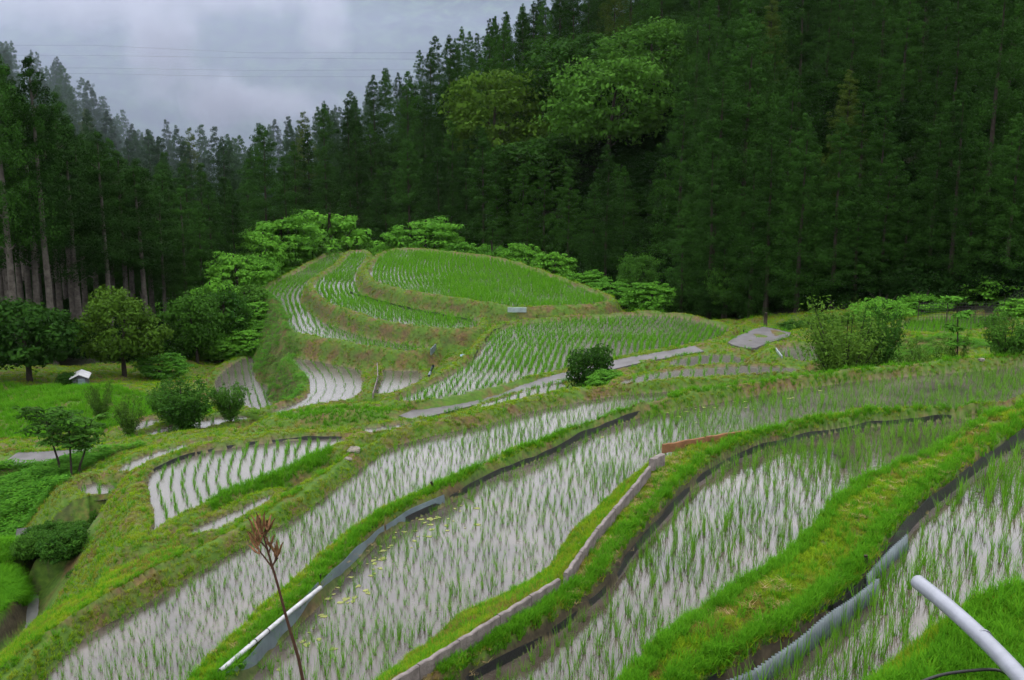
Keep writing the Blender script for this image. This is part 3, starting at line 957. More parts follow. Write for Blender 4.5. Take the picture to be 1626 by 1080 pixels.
size = .72 + .009 * r_
ix = np.where(rg.uniform(0, 1, len(gx)) < .95, rg.integers(0, 4, len(gx)), rg.integers(4, 6, len(gx)))
sc = size * rg.uniform(.6, 1.25, len(gx))
lush([(-200, 700), (-200, 590), (100, 598), (240, 600), (330, 600), (340, 650), (180, 680), (160, 700)], -13.6, 'long', 1.5)
lush([(-200, 735), (140, 735), (240, 715), (180, 735), (110, 770), (80, 800), (120, 840), (-200, 860)], -12.5, 'weed', 1.5)
lush([(330, 800), (380, 770), (450, 735), (530, 715), (520, 735), (400, 785), (340, 812)], -10.3, 'long', 1.5)
lush([(905, 618), (930, 590), (985, 585), (1005, 600), (970, 612)], -10.4, 'long', 1.8)
lush([(400, 470), (440, 490), (458, 540), (470, 560), (492, 610), (480, 640), (455, 655), (430, 610), (405, 560), (380, 540)], -14.4, 'weed', 1.1)
lush([(-150, 905), (0, 875), (30, 872), (46, 905), (40, 955), (-20, 1040), (-150, 1080)], -12.1, 'hair', 1.7)
lush([(1280, 585), (1300, 552), (1640, 538), (1660, 552), (1450, 572)], -9.5, 'weed', .9)
lush([(420, 640), (460, 664), (520, 668), (625, 655), (620, 644), (500, 650)], -11.6, 'long', 1.1)
for poly, kind, s in LUSH:
    d, ins = poly_sd(pp, poly)
    k = ins & (rg.uniform(0, 1, len(gx)) < .85)
    n = int(k.sum())
    if kind == 'long': ix[k] = rg.integers(4, 6, n); sc[k] = size[k] * s * rg.uniform(.5, 1.0, n)
    if kind == 'weed': ix[k] = rg.integers(6, 8, n); sc[k] = size[k] * s * rg.uniform(.5, 1.0, n)
    if kind == 'hair': ix[k] = 8; sc[k] = size[k] * s * rg.uniform(.6, 1.0, n)
# longer grass along the edges of the near banks
nd = np.full(len(gx), 1e9)
for L, z in ((B_far, ZB), (AB_crest, -5.6), (A_far, ZA), (C_far, ZC)):
    d, _ = near_line(pp, np.c_[np.array(crest(L, z)), np.zeros(len(L))])
    nd = np.minimum(nd, d)
k = (nd < .3) & (rg.uniform(0, 1, len(gx)) < .5)
ix[k] = rg.integers(4, 6, int(k.sum())); sc[k] *= .95
d, ins = poly_sd(pp, np.array(bankA + [(14, 3.0), (6, 2.4), (2.0, 4.0)]))
k = ins & (rg.uniform(0, 1, len(gx)) < .75)
ix[k] = rg.choice([0, 4, 5, 5, 4, 2, 9, 1], int(k.sum())); sc[k] *= rg.uniform(.6, 1.15, int(k.sum()))
# browned turf on the steep bank faces and in worn streaks
hx_ = ground_z(gx + .25, gy) - ground_z(gx - .25, gy); hy_ = ground_z(gx, gy + .25) - ground_z(gx, gy - .25)
steep = np.hypot(hx_, hy_) / .5
pnz = vnoise(gx, gy, 1.6, 41) * .6 + vnoise(gx, gy, .5, 42) * .4
k = (ix < 4) & ((steep > .55) & (gy > 45) & (pnz > .47) | (pnz > .66)) & (rg.uniform(0, 1, len(gx)) < .7)
ix[k] = 9
d, ins = poly_sd(pp, HOLE); keep = ~ins
nf = np.full(len(gx), 1e9)
for L, z in ((B_far, ZB), (A_far, ZA), (C_far, ZC), (D_far, ZD)):
    d, _ = near_line(pp, np.c_[np.array(crest(L, z)), np.zeros(len(L))])
    nf = np.minimum(nf, d)
keep &= nf > .06     # nothing grows on the sheeted faces
gx, gy, gzv, sc, ix = gx[keep], gy[keep], gzv[keep], sc[keep], ix[keep]
g3 = np.random.default_rng(9)
GRASS = [hidden_src('grass_tuft', blades(14, .085, .085, .011, .15, g3, 2, .05, .7), M['grass']) for _ in range(4)]
GRASS += [hidden_src('long_grass_tuft', blades(14, .24, .15, .012, .25, g3, 3, .05, .6), M['grass_long']) for _ in range(2)]
GRASS += [hidden_src('weed', leafy(26, .17, .13, .07, g3), M['weed']) for _ in range(2)]
GRASS += [hidden_src('arching_grass', blades(26, .28, .34, .010, .62, g3, 4, .06, .5), M['grass_long'])]
# grass creeping over the edges of the paving
ex = []
for L_, off in ((np.vstack([lp, lp[:1]]), 0), (chaikin(np.array([P(*q) for q in PATHPTS[3:-1]]), 2, False)[:, :2], .62), (chaikin(np.array([P(*q) for q in [(14, 731, -12.6), (60, 730, -12.58), (142, 723, -12.5)]]), 2, False)[:, :2], .8)):
    q = resample(L_, .05)
    t_ = np.gradient(q, axis=0); t_ /= np.linalg.norm(t_, axis=1)[:, None]
    n_ = np.stack([-t_[:, 1], t_[:, 0]], 1)
    for sgn in ((-1, 1) if off else (1,)):
        ex.append(q + n_ * (sgn * off + rg.normal(0, .07, len(q)))[:, None])
ex = np.vstack(ex); ex = ex[vnoise(ex[:, 0], ex[:, 1], .9, 77) > .38]
gx, gy = np.r_[gx, ex[:, 0]], np.r_[gy, ex[:, 1]]
gzv = np.r_[gzv, ground_z(ex[:, 0], ex[:, 1]) + .04]
ix = np.r_[ix, rg.choice([0, 1, 2, 4, 5], len(ex))]; sc = np.r_[sc, rg.uniform(.6, 1.3, len(ex))]
# long grass leaning out over the edging
hg = []
for L, z in ((B_far, ZB), (A_far, ZA), (C_far, ZC), (D_far, ZD)):
    q = resample(chaikin(np.array(crest(L, z)), 2, False), .035)
    t_ = np.gradient(q, axis=0); t_ /= np.linalg.norm(t_, axis=1)[:, None]
    n_ = np.stack([-t_[:, 1], t_[:, 0]], 1)
    if n_[:, 1].mean() < 0: n_ = -n_
    q = q + n_ * rg.uniform(.08, .24, len(q))[:, None]
    q = q[vnoise(q[:, 0], q[:, 1], .7, 78) * .6 + vnoise(q[:, 0], q[:, 1], .25, 79) * .4 > .44]
    hg.append(q)
hg = np.vstack(hg)
gx, gy = np.r_[gx, hg[:, 0]], np.r_[gy, hg[:, 1]]
gzv = np.r_[gzv, ground_z(hg[:, 0], hg[:, 1])]
ix = np.r_[ix, rg.choice([4, 5, 5, 0, 1, 8], len(hg))]; sc = np.r_[sc, rg.uniform(.5, 1.05, len(hg))]
GRASS += [hidden_src('dry_tuft', blades(14, .08, .085, .011, .15, g3, 2, .05, .7), M['grass_dry'])]
scatter('bank_grass', np.c_[gx, gy, gzv - .01], rg.uniform(0, 6.28, len(gx)), sc, ix, GRASS)
print('grass', len(gx))
# ------------------------------------------------------------------ trees
def leaf_cloud(C, Rr, n_per, size, rng, up=.35, jitter=.55, aspect=.5, shell=(.55, 1.05)):
    """leaf-sized quads spread through many small clumps; each leaf faces outwards from its clump"""
    C, Rr = np.asarray(C, float), np.asarray(Rr, float)
    if Rr.ndim == 1: Rr = np.stack([Rr, Rr, Rr * .75], 1)
    n = len(C) * n_per
    ci = np.repeat(np.arange(len(C)), n_per)
    d = rng.normal(0, 1, (n, 3)); d[:, 2] += up * 1.2
    d /= np.linalg.norm(d, axis=1)[:, None]
    pos = C[ci] + d * Rr[ci] * rng.uniform(*shell, (n, 1))
    nr = d / np.maximum(Rr[ci] / Rr[ci].max(1)[:, None], .3)
    nr[:, 2] += up
    nr += rng.normal(0, jitter, (n, 3))
    nr /= np.linalg.norm(nr, axis=1)[:, None]
    t = rng.normal(0, 1, (n, 3)); t -= nr * np.sum(t * nr, 1)[:, None]
    t /= np.linalg.norm(t, axis=1)[:, None]
    s = np.cross(nr, t)
    L = size * rng.uniform(.6, 1.35, (n, 1)); W = L * aspect
    V = np.stack([pos - t * L * .5, pos - s * W * .5 + t * L * .05, pos + t * L * .5, pos + s * W * .5 + t * L * .05], 1).reshape(-1, 3)
    return V, np.arange(n * 4).reshape(-1, 4)

def join_vf(parts):
    V, Fq, o = [], [], 0
    for v, f in parts:
        V.append(v); Fq.append(f + o); o += len(v)
    return np.vstack(V), np.vstack(Fq)

def cedar_mesh(seed, h=18.0, bare=.15, rad=2.5, mat=None, dens=1.0, leaves=84):
    """tall clumpy conifer: whorls of boughs ending in rounded tufts"""
    rng = np.random.default_rng(seed)
    C, R_ = [], []
    z0 = h * bare
    z = z0
    ph = rng.uniform(0, 6.28)
    while z < h - .3:
        t = (z - z0) / (h - z0)
        prof = rad * min(1.0, (.6 + 2.2 * t)) * (1 - t ** 1.35) ** .78 * (.88 + .14 * math.sin(z * 1.3 + ph))
        nb = max(3, int((2.6 + 3.4 * prof / rad) * dens))
        a0 = rng.uniform(0, 6.28)
        for k in range(nb):
            a = a0 + 2 * math.pi * k / nb + rng.uniform(-.35, .35)
            l = prof * rng.uniform(.5, 1.25)
            zz = z + rng.uniform(-.75, .6)
            for q, rr_ in ((1.0, .60), (.5, .62)):
                if q < 1 and l < .8: continue
                r = rr_ * (1 - .45 * t) * rng.uniform(.75, 1.3) * (.6 + .4 * min(1, prof / rad + .2))
                C.append((math.cos(a) * l * q, math.sin(a) * l * q, zz - .12 * l * q + .22 * l * q * q)); R_.append(r)
        z += rng.uniform(.55, .8) / dens ** .5 * (1 - .4 * t)
    C.append((0, 0, h - .15)); R_.append(.26)
    C.append((.1, 0, h - .7)); R_.append(.45)
    C.append((-.15, .1, h - 1.2)); R_.append(.55)
    R_ = np.array(R_); V, Fq = leaf_cloud(C, np.stack([R_, R_, R_ * .95], 1), leaves, .135, rng, up=.12, jitter=.24, aspect=.6, shell=(.7, 1.05))
    return raw_mesh('crown', V, Fq, 4, mat or M['cedar'])

def trunk_mesh(h, r0, r1, mat, seed, lean=.15, limbs=0, spread=1.2, lo=.4, n=8):
    rng = np.random.default_rng(seed)
    mb = MB()
    a = rng.uniform(0, 6.28)
    pts = [Vector((math.cos(a) * lean * t * t * 2 + rng.normal(0, .02), math.sin(a) * lean * t * t * 2 + rng.normal(0, .02), h * t - .35 * (t == 0))) for t in np.linspace(0, 1, 8)]
    mb.tube(pts, list(np.linspace(r0, r1, 8) * np.r_[1.25, np.ones(7)]), n)
    for k in range(limbs):
        t = rng.uniform(lo, .92)
        b0 = pts[0].lerp(pts[-1], t)
        b = rng.uniform(0, 6.28)
        L = spread * rng.uniform(.5, 1.0)
        b1 = b0 + Vector((math.cos(b) * L * .6, math.sin(b) * L * .6, L * .35))
        b2 = b0 + Vector((math.cos(b) * L, math.sin(b) * L, L * .75))
        rr_ = r0 * (1 - t * .8) * .45
        mb.tube([b0, b1, b2], [rr_, rr_ * .6, rr_ * .25], 6)
    return mb.mesh('trunk', mat, True)

def broad_mesh(seed, rx, rz, nclump, cr, leaf, mat, layered=False, n_per=30, base=.0, flat=.6, up=.22, aspect=.55, low=-.55):
    """broadleaf crown: clumps through an uneven ellipsoid, its centre at height base + rz"""
    rng = np.random.default_rng(seed)
    lob = [(rng.uniform(0, 6.28), rng.uniform(-.2, .9), rng.uniform(.75, 1.15)) for _ in range(7)]
    C, R_ = [], []
    while len(C) < nclump:
        d = rng.normal(0, 1, 3); d /= np.linalg.norm(d)
        if d[2] < low: continue
        k = 0
        for a, e, s in lob:
            v = np.array([math.cos(a) * math.cos(e), math.sin(a) * math.cos(e), math.sin(e)])
            k = max(k, s * max(0, d @ v) ** 3)
        rr_ = (.5 + .55 * k) * rng.uniform(.5, 1.0) ** .35 * (rng.uniform(1.0, 1.28) if rng.uniform() < .16 else 1)
        p = d * rr_ * np.array([rx, rx, rz])
        p[2] += base + rz
        if layered: p[2] = round(p[2] / (cr * 1.15)) * cr * 1.15 + rng.normal(0, .1)
        s = cr * rng.uniform(.65, 1.3)
        C.append(p); R_.append((s, s, s * flat))
    V, Fq = leaf_cloud(C, np.array(R_), n_per, leaf, rng, up=up, jitter=.4, aspect=aspect)
    return raw_mesh('crown', V, Fq, 4, mat)

def place_tree(name, loc, label, cat, group, trunk, crown, s=1.0, rz=0.0, sxy=None):
    e = empty(name, loc, label, cat, group, rz)
    e.scale = (sxy or s, sxy or s, s)
    if trunk is not None: link('trunk', trunk, e)
    link('crown', crown, e)
    return e

CEDAR_H = 18.0
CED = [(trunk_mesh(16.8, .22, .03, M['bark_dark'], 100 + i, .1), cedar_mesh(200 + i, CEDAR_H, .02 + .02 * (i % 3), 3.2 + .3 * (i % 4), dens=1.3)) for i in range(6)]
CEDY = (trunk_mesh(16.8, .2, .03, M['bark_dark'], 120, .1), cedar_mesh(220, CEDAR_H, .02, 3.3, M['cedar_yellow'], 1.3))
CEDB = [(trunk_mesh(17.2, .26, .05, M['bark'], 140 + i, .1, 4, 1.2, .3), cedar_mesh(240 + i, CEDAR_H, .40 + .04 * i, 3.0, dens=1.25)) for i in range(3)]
cr_ = np.random.default_rng(21)
SKY_R = np.array([(150, 240), (240, 215), (275, 178), (340, 186), (372, 215), (398, 190), (440, 182), (500, 165), (560, 138), (630, 92), (700, 45), (760, 30), (830, 2), (900, -70), (1100, -200), (1700, -400)])
SKY_L = np.array([(-120, 20), (0, 58), (60, 66), (90, 80), (150, 128), (200, 168), (250, 205), (300, 230)])
horizon = np.full(300, 1200.0)                # per 8 px column: the highest row already covered
def hz_cols(px, half): 
    a, b = int(max(0, (px - half + 300) / 8)), int(min(299, (px + half + 300) / 8))
    return slice(a, max(a + 1, b))
def top_z(px, py, dist): return PD(px, py, dist)[2]
def cedar_at(px, dist, ytop, label, group, var=None, bare=False, s_xy=None, dx=0.0):
    p = PD(px, 540, dist); x, y = p[0] + dx, dist
    z = gz(x, y)
    h = top_z(px, ytop, dist) - z
    s = h / CEDAR_H
    t, c = (CEDB if bare else CED)[(var if var is not None else int(cr_.integers(0, 9))) % (3 if bare else 6)] if var != 'y' else CEDY
    return place_tree('cedar_tree', (x, y, z), label, 'cedar tree', group, t, c, s, cr_.uniform(0, 6.28), s_xy or max(.55, min(1.1, .25 + .72 * s)))

# named cedars on the left, with bare lower trunks
for px, d, yt, lab, v in [
    (28, 64, 62, 'tallest dark cedar at the left edge with its bare pale trunk below', 0),
    (84, 66, 92, 'second tall dark cedar from the left edge with its bare pale trunk', 1),
    (-28, 66, 40, 'dark cedar half cut off by the left edge of the picture', 2),
    (178, 74, 210, 'lower dark cedar standing right of the two tall ones above the olive tree', 1),
    (120, 78, 150, 'dark cedar filling the gap behind the two tallest cedars at left', 2)]:
    cedar_at(px, d, yt, lab, 'tall cedars at the left', v, True)
for px, d, yt in [(-10, 78, 130), (15, 82, 160), (70, 84, 165), (88, 80, 185), (110, 86, 190), (128, 72, 240), (160, 84, 225), (185, 86, 245), (215, 84, 262), (245, 86, 268), (48, 88, 150), (8, 72, 150), (52, 74, 140), (64, 69, 150), (100, 75, 170), (140, 80, 215), (40, 78, 120), (205, 80, 240), (235, 79, 255), (22, 68, 160)]:
    cedar_at(px, d, yt, 'bare-trunked dark cedar in the shaded stand behind the two tallest cedars', 'bare cedars in the shaded left stand', None, True, s_xy=1.0)
for px, d, yt, lab in [(265, 84, 310, 'leftmost'), (300, 86, 300, 'second from left'), (325, 84, 320, 'middle one'), (345, 90, 290, 'second from right'), (378, 92, 300, 'rightmost')]:
    cedar_at(px, d, yt, lab + ' of five dark cedars in the shaded stand left of the bright bushes', 'cedars left of the terraced knoll', None, px < 310)

# broadleaf trees on the right-hand hillside
HB = [broad_mesh(300 + i, 4.6, 3.4, 260, .95, .30, M[('broad_mid', 'broad_olive', 'broad_dark')[i]], False, 44, .3, .40, low=-.7) for i in range(3)]
HT = trunk_mesh(5.0, .2, .08, M['bark_dark'], 310, .3, 8, 3.0)
RES = []
def hill_broad(px, dist, ytop, ywid, v, label):
    p = PD(px, 540, dist); x = p[0]; z = gz(x, dist)
    ht = top_z(px, ytop, dist) - z
    s = ht / 7.4
    w = ywid / F_PX * dist / 9.2
    place_tree('broadleaf_tree', (x, dist, z), label, 'tree', None, HT, HB[v], s, cr_.uniform(0, 6.28), w)
    RES.append((px, dist, ywid * .5, ytop))
hill_broad(785, 126, 92, 190, 1, 'olive green spreading tree low on the hillside left of the pale layered one')
hill_broad(960, 112, 70, 210, 0, 'pale green layered broadleaf tree in the middle of the dark hillside')
hill_broad(905, 128, 28, 200, 2, 'dark broadleaf tree high on the hillside above the olive one')
hill_broad(1030, 120, 18, 190, 0, 'pale layered broadleaf tree near the top edge beside the dark cedars')
hill_broad(855, 116, 195, 190, 2, 'dull green spreading tree on the hillside below the olive one')
hill_broad(1008, 76, 392, 75, 0, 'small mid green tree at the forest foot above the round bright bush')
hill_broad(1152, 69, 412, 66, 0, 'small lone leafy tree against the dark forest foot')

ORD = ['first', 'second', 'third', 'fourth', 'fifth', 'sixth', 'seventh', 'eighth', 'ninth', 'tenth', 'eleventh', 'twelfth', 'thirteenth', 'fourteenth', 'fifteenth', 'sixteenth', 'seventeenth', 'eighteenth', 'nineteenth', 'twentieth']
for k, (px, d, yt) in enumerate(sorted([(790, 112, 235), (830, 108, 262), (862, 104, 250), (742, 112, 225), (900, 100, 268), (762, 118, 200), (1000, 98, 300), (940, 97, 290), (975, 100, 262), (700, 113, 235), (655, 116, 215), (1040, 92, 300), (1085, 86, 285)])):
    cedar_at(px, d, yt, 'dark cedar below the spreading hillside trees, %s from the left of that row' % ORD[k], 'cedars at the foot of the middle hillside', None)
for k, px in enumerate(range(1085, 1660, 34)):
    ed = np.interp(px, [1085, 1200, 1400, 1660], [71, 64.5, 61, 56])
    d = ed + cr_.uniform(.2, 2.4)
    z_ = gz(PD(px, 540, d)[0], d)
    _, yt = to_px((PD(px, 540, d)[0], d, z_ + cr_.uniform(5.5, 12.5)))
    cedar_at(px + cr_.uniform(-8, 8), d, yt, 'very dark front-row cedar at the right forest foot, %s from the left in that row' % ORD[k], 'front row cedars at the right forest foot')
# the cedars of the hillsides, placed front to back; trees that nothing of could show are left out
cand = []
sx = 5.1
for gx_ in np.arange(-150, 110, sx):
    for gy_ in np.arange(54, 218, sx):
        x, y = gx_ + cr_.uniform(-1.8, 1.8), gy_ + cr_.uniform(-1.8, 1.8)
        cand.append((x, y))
cand = np.array(cand)
_, fo = poly_sd(cand, offset_poly(FOREST_EDGE, -1.0))
cand = cand[fo]
cpx = CX + F_PX * cand[:, 0] / (cand[:, 1] * CP + 8 * SP)
cand, cpx = cand[(cpx > -60) & (cpx < 1690)], cpx[(cpx > -60) & (cpx < 1690)]
o_ = np.argsort(np.hypot(cand[:, 0], cand[:, 1]))
cand, cpx = cand[o_], cpx[o_]
cz = ground_z(cand[:, 0], cand[:, 1])
n_ced = 0
KEPT = []
for (x, y), z in zip(cand, cz):
    px0, _ = to_px((x, y, z + 8))
    lim = np.interp(px0, SKY_R[:, 0], SKY_R[:, 1])
    left = px0 < 260 and y > 95
    if left: lim = np.interp(px0, SKY_L[:, 0], SKY_L[:, 1])
    h = cr_.uniform(8, 18) if px0 > 560 else cr_.uniform(12, 18)
    _, yt = to_px((x, y, z + h))
    if yt < lim:
        zt = top_z(px0, lim + cr_.uniform(0, 26), y)
        h = zt - z
        if h < 6: continue
        _, yt = to_px((x, y, z + h))
    if px0 < 330 and y < 96: continue             # the named stand is there
    half = 1.5 / y * F_PX
    # room for the broadleaf trees
    if any(abs(px0 - a) < c_ * .8 and y > d_ - 5 and y < d_ + 4 and yt < e_ + 110 for a, d_, c_, e_ in RES[:5]): continue
    sl = hz_cols(px0, half)
    seen = (horizon[sl] > yt + 11).mean()
    if seen < .2: continue
    if any(abs(px0 - a) < c_ * .7 and y < d_ and yt < e_ + 90 for a, d_, c_, e_ in RES[:5]): continue
    KEPT.append((x, y, z, h, px0, yt, left))
    horizon[sl] = np.minimum(horizon[sl], yt + 34)
print('cedars', len(KEPT))
# those that show largest are trees of their own
KEPT.sort(key=lambda k: k[1])
for x, y, z, h, px0, yt, left in KEPT[:236]:
    t, c = CEDY if cr_.uniform() < .03 else CED[int(cr_.integers(0, 6))]
    s = h / CEDAR_H
    if left: lab, grp = 'hazy blue-green cedar on the far ridge behind the tall left cedars', 'cedars on the far left ridge'
    elif px0 < 560: lab, grp = 'dark cedar in the valley forest behind the bright bushes', 'cedars in the valley bottom'
    elif px0 < 900: lab, grp = 'dark cedar on the middle hillside around the spreading broadleaf trees', 'cedars on the middle hillside'
    else: lab, grp = 'very dark clumpy cedar in the dense plantation on the right hillside', 'cedars on the right hillside'
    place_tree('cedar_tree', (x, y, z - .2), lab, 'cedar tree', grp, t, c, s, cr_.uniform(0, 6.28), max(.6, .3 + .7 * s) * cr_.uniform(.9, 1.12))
rest_ = KEPT[236:]
if rest_:
    SRC = [bpy.data.objects.new('far_cedar_crown', c) for t, c in CED]
    scatter('far_cedar_forest', [(k[0], k[1], k[2] - .2) for k in rest_], cr_.uniform(0, 6.28, len(rest_)), [k[3] / CEDAR_H for k in rest_], cr_.integers(0, 6, len(rest_)), SRC)

# undergrowth covering the forest floor
ug = cr_.uniform((-70, 55), (80, 205), (14000, 2))
_, f_in = poly_sd(ug, offset_poly(FOREST_EDGE, -.6)); ug = ug[f_in]
ug = ug[in_view(ug[:, 0], ug[:, 1], ground_z(ug[:, 0], ug[:, 1]) + 1, 30)][:8000]
UG = [bpy.data.objects.new('undergrowth_clump', broad_mesh(700 + i, 2.4, 1.6, 70, .6, .24, M['undergrowth'], False, 40, -.4, .7, low=-.6)) for i in range(2)]
tag(scatter('undergrowth', np.c_[ug, ground_z(ug[:, 0], ug[:, 1]) - .1], cr_.uniform(0, 6.28, len(ug)), cr_.uniform(.35, .85, len(ug)), cr_.integers(0, 2, len(ug)), UG), kind='stuff')

# broadleaf trees and bushes along the foot of the forest and round the knoll
BT = trunk_mesh(3.2, .16, .06, M['bark_dark'], 330, .2, 6, 1.6)
SB = {
 'dark': [broad_mesh(400 + i, 2.6, 2.4, 190, .6, .24, M['broad_dark'], False, 60, .1, .7, low=-.9) for i in range(2)],
 'olive': [broad_mesh(410, 2.6, 2.4, 180, .58, .23, M['broad_olive'], False, 60, .1, .7, low=-.9)],
 'mid': [broad_mesh(420 + i, 2.4, 1.9, 170, .52, .22, M['broad_mid'], False, 60, .0, .65, low=-.9) for i in range(2)],
 'bright': [broad_mesh(430 + i, 2.4, 1.7, 190, .50, .23, M['broad_bright'], False, 52, .0, .30, up=.4, low=-.9) for i in range(2)],
 'vine': [broad_mesh(440 + i, 2.4, 1.5, 180, .46, .19, M['broad_bright' if i else 'broad_mid'], False, 60, .0, .6, low=-.8) for i in range(2)],
}
SBH = dict(dark=5.0, olive=4.8, mid=4.0, bright=3.4, vine=3.1)
SBW = dict(dark=5.2, olive=5.2, mid=4.8, bright=4.8, vine=4.8)
def bush(name, px, dist, ytop, wpx, kind, v, label, cat='bush', group=None, zbase=None, trunk=True):
    x = PD(px, 540, dist)[0]
    z = gz(x, dist) if zbase is None else zbase
    s = (top_z(px, ytop, dist) - z + .15) / SBH[kind]
    w = wpx / F_PX * dist / SBW[kind]
    if s < .8 * w:
        s = .8 * w; z = top_z(px, ytop, dist) - s * SBH[kind] + .15
    return place_tree(name, (x, dist, z - .15), label, cat, group, BT if trunk else None, SB[kind][v % len(SB[kind])], s, cr_.uniform(0, 6.28), w)
bush('broadleaf_tree', 42, 58, 462, 170, 'dark', 0, 'round dark green broadleaf tree at the left edge beside the white-roofed shed', 'tree')
bush('broadleaf_tree', -30, 58, 480, 130, 'dark', 1, 'dark broadleaf tree cut off by the left edge behind the meadow', 'tree')
bush('broadleaf_tree', 193, 62, 458, 140, 'olive', 0, 'olive green broadleaf tree with yellowish shoots right of the shed', 'tree')
bush('broadleaf_tree', 312, 70, 462, 100, 'dark', 1, 'dark glossy broadleaf tree against the foot of the bright slope', 'tree')
bush('broadleaf_tree', 352, 74, 445, 100, 'mid', 1, 'mid green broadleaf tree on the slope above the small pale paddy', 'tree')
bush('bush', 392, 79, 450, 90, 'mid', 0, 'green bush spilling down the slope left of the lowest curved terrace')
for px, d, yt, w_, k_, v_, lab in [(405, 77, 476, 90, 'bright', 1, 'bright bush on the steep slope just below the narrow terrace'), (368, 75, 490, 100, 'bright', 0, 'bright green bush halfway down the slope left of the terraces'), (428, 75, 506, 60, 'bright', 0, 'small green bush tucked under the bend of the lowest curved terrace'), (330, 73, 505, 95, 'bright', 1, 'broad green bush between the dark glossy tree and the slope'), (396, 73, 520, 85, 'bright', 1, 'bright leafy bush in the middle of the slope above the slanted paddy'), (290, 71, 515, 95, 'dark', 1, 'dark bush at the foot of the slope beside the olive tree'), (352, 72, 535, 80, 'bright', 0, 'green bush low on the slope above the slanted paddy'), (438, 71, 540, 46, 'bright', 0, 'small bright bush under the outer rim of the lowest curved terrace'), (447, 67, 572, 40, 'bright', 1, 'small green bush between the slanted paddy and the first white paddy'), (456, 63.5, 600, 34, 'bright', 1, 'smallest bright bush beside the rim of the first white paddy'), (250, 63, 560, 90, 'bright', 1, 'low light green bush at the upper edge of the meadow'), (108, 56.5, 588, 44, 'dark', 0, 'low dark bush half hiding the shed')]:
    bush('bush', px, d, yt, w_, k_, v_, lab)
bush('bush', 385, 84, 398, 100, 'bright', 0, 'bright green bush at the top left end of the slope')
bush('bush', 412, 86, 400, 80, 'bright', 1, 'bright green bush close beside the narrow terrace tip')
bush('bush', 345, 77, 440, 90, 'bright', 1, 'bright leafy bush hanging over the dark trunks at the slope foot')
bush('broadleaf_tree', 445, 100, 338, 140, 'bright', 0, 'bright green spreading tree, left one of the pair behind the knoll', 'tree')
bush('broadleaf_tree', 525, 108, 326, 180, 'bright', 1, 'largest bright green spreading tree directly behind the terraced knoll', 'tree')
bush('bush', 418, 94, 362, 90, 'bright', 1, 'bright green bush below the left spreading tree')
bush('bush', 490, 105, 362, 150, 'mid', 0, 'shaded green bush under the largest spreading tree')
bush('bush', 568, 106, 375, 90, 'vine', 0, 'low green thicket at the back rim of the knoll')
bush('bush', 622, 97, 382, 60, 'vine', 1, 'small low thicket between the two groups behind the knoll')
bush('broadleaf_tree', 676, 97, 345, 115, 'bright', 0, 'bright leafy small tree standing alone behind the upper paddy', 'tree')
for px, d, yt, w_, lab in [(735, 94, 380, 80, 'bright bush just right of the lone leafy tree behind the upper paddy'), (785, 91, 384, 80, 'bright bush midway along the back rim of the upper paddy'), (830, 87, 382, 70, 'bright upright bush near the bend of the upper paddy rim'), (876, 83, 396, 85, 'bright arching bush where the upper paddy rim turns down'), (930, 77, 428, 80, 'low bright bush left of the rounded pair')]:
    bush('bush', px, d, yt, w_, 'bright' if px != 785 else 'vine', 1, lab)
bush('bush', 975, 73, 446, 90, 'bright', 0, 'rounded bright bush, left of the rounded pair at the forest foot')
bush('bush', 1030, 70, 444, 90, 'bright', 1, 'rounded bright bush, right of the rounded pair at the forest foot')
for px, d, yt, w_, k_, lab in [
    (1395, 56, 470, 110, 'vine', 'vine-covered bush behind the feathery shrub on the right'),
    (1460, 58, 462, 100, 'vine', 'vine-covered mound left of the flat green field'),
    (1525, 60, 440, 110, 'mid', 'dark vine-covered mound behind the flat green field'),
    (1590, 58, 432, 120, 'bright', 'bright leafy bush at the right edge behind the flat green field'),
    (1640, 54, 470, 110, 'bright', 'bright bush cut off by the right edge'),
    (1310, 58, 492, 90, 'mid', 'dull green bush right of the parking pad by the forest'),
    (1262, 59, 506, 60, 'mid', 'small dull bush behind the far corner of the parking pad')]:
    bush('bush', px, d, yt, w_, k_, 1, lab)

# feathery shrubs, each a fan of stems with small leaves
def fan_shrub(seed, h, spread, stems, mat, leaf=.09, per=60, up=.7):
    rng = np.random.default_rng(seed)
    mb = MB(); C, R_ = [], []
    for s in range(stems):
        a = rng.uniform(0, 6.28); k = rng.uniform(.15, 1) ** .7
        L = h * rng.uniform(.6, 1.05)
        pts = [Vector((math.cos(a) * spread * k * t ** 1.1, math.sin(a) * spread * k * t ** 1.1, L * t * (1 - .18 * k * t))) for t in np.linspace(0, 1, 6)]
        mb.tube(pts, list(np.linspace(.022, .004, 6) * (h / 2)), 5)
        for t in np.linspace(.22, 1, int(8 * h)):
            i = min(4, int(t * 5)); f = t * 5 - i
            p = pts[i].lerp(pts[i + 1], f)
            for _ in range(2):
                q = np.array(p) + rng.normal(0, .09 * h / 2, 3)
                C.append(q); R_.append((.13 * h / 2, .13 * h / 2, .17 * h / 2))
    V, Fq = leaf_cloud(C, np.array(R_), max(4, int(per / 6)), leaf, rng, up=.2, jitter=.8, aspect=.35, shell=(.2, 1.1))
    return mb.mesh('trunk', M['bark_dark'], True), raw_mesh('crown', V, Fq, 4, mat)
FS = [fan_shrub(500, 2.6, 1.15, 26, M['shrub'], .10, 54), fan_shrub(501, 2.0, 1.0, 20, M['shrub'], .10, 54), fan_shrub(502, 2.2, 1.0, 22, M['broad_mid'], .12, 54)]
FSH = [2.6, 2.0, 2.2]; FSW = [2.0, 1.8, 1.8]
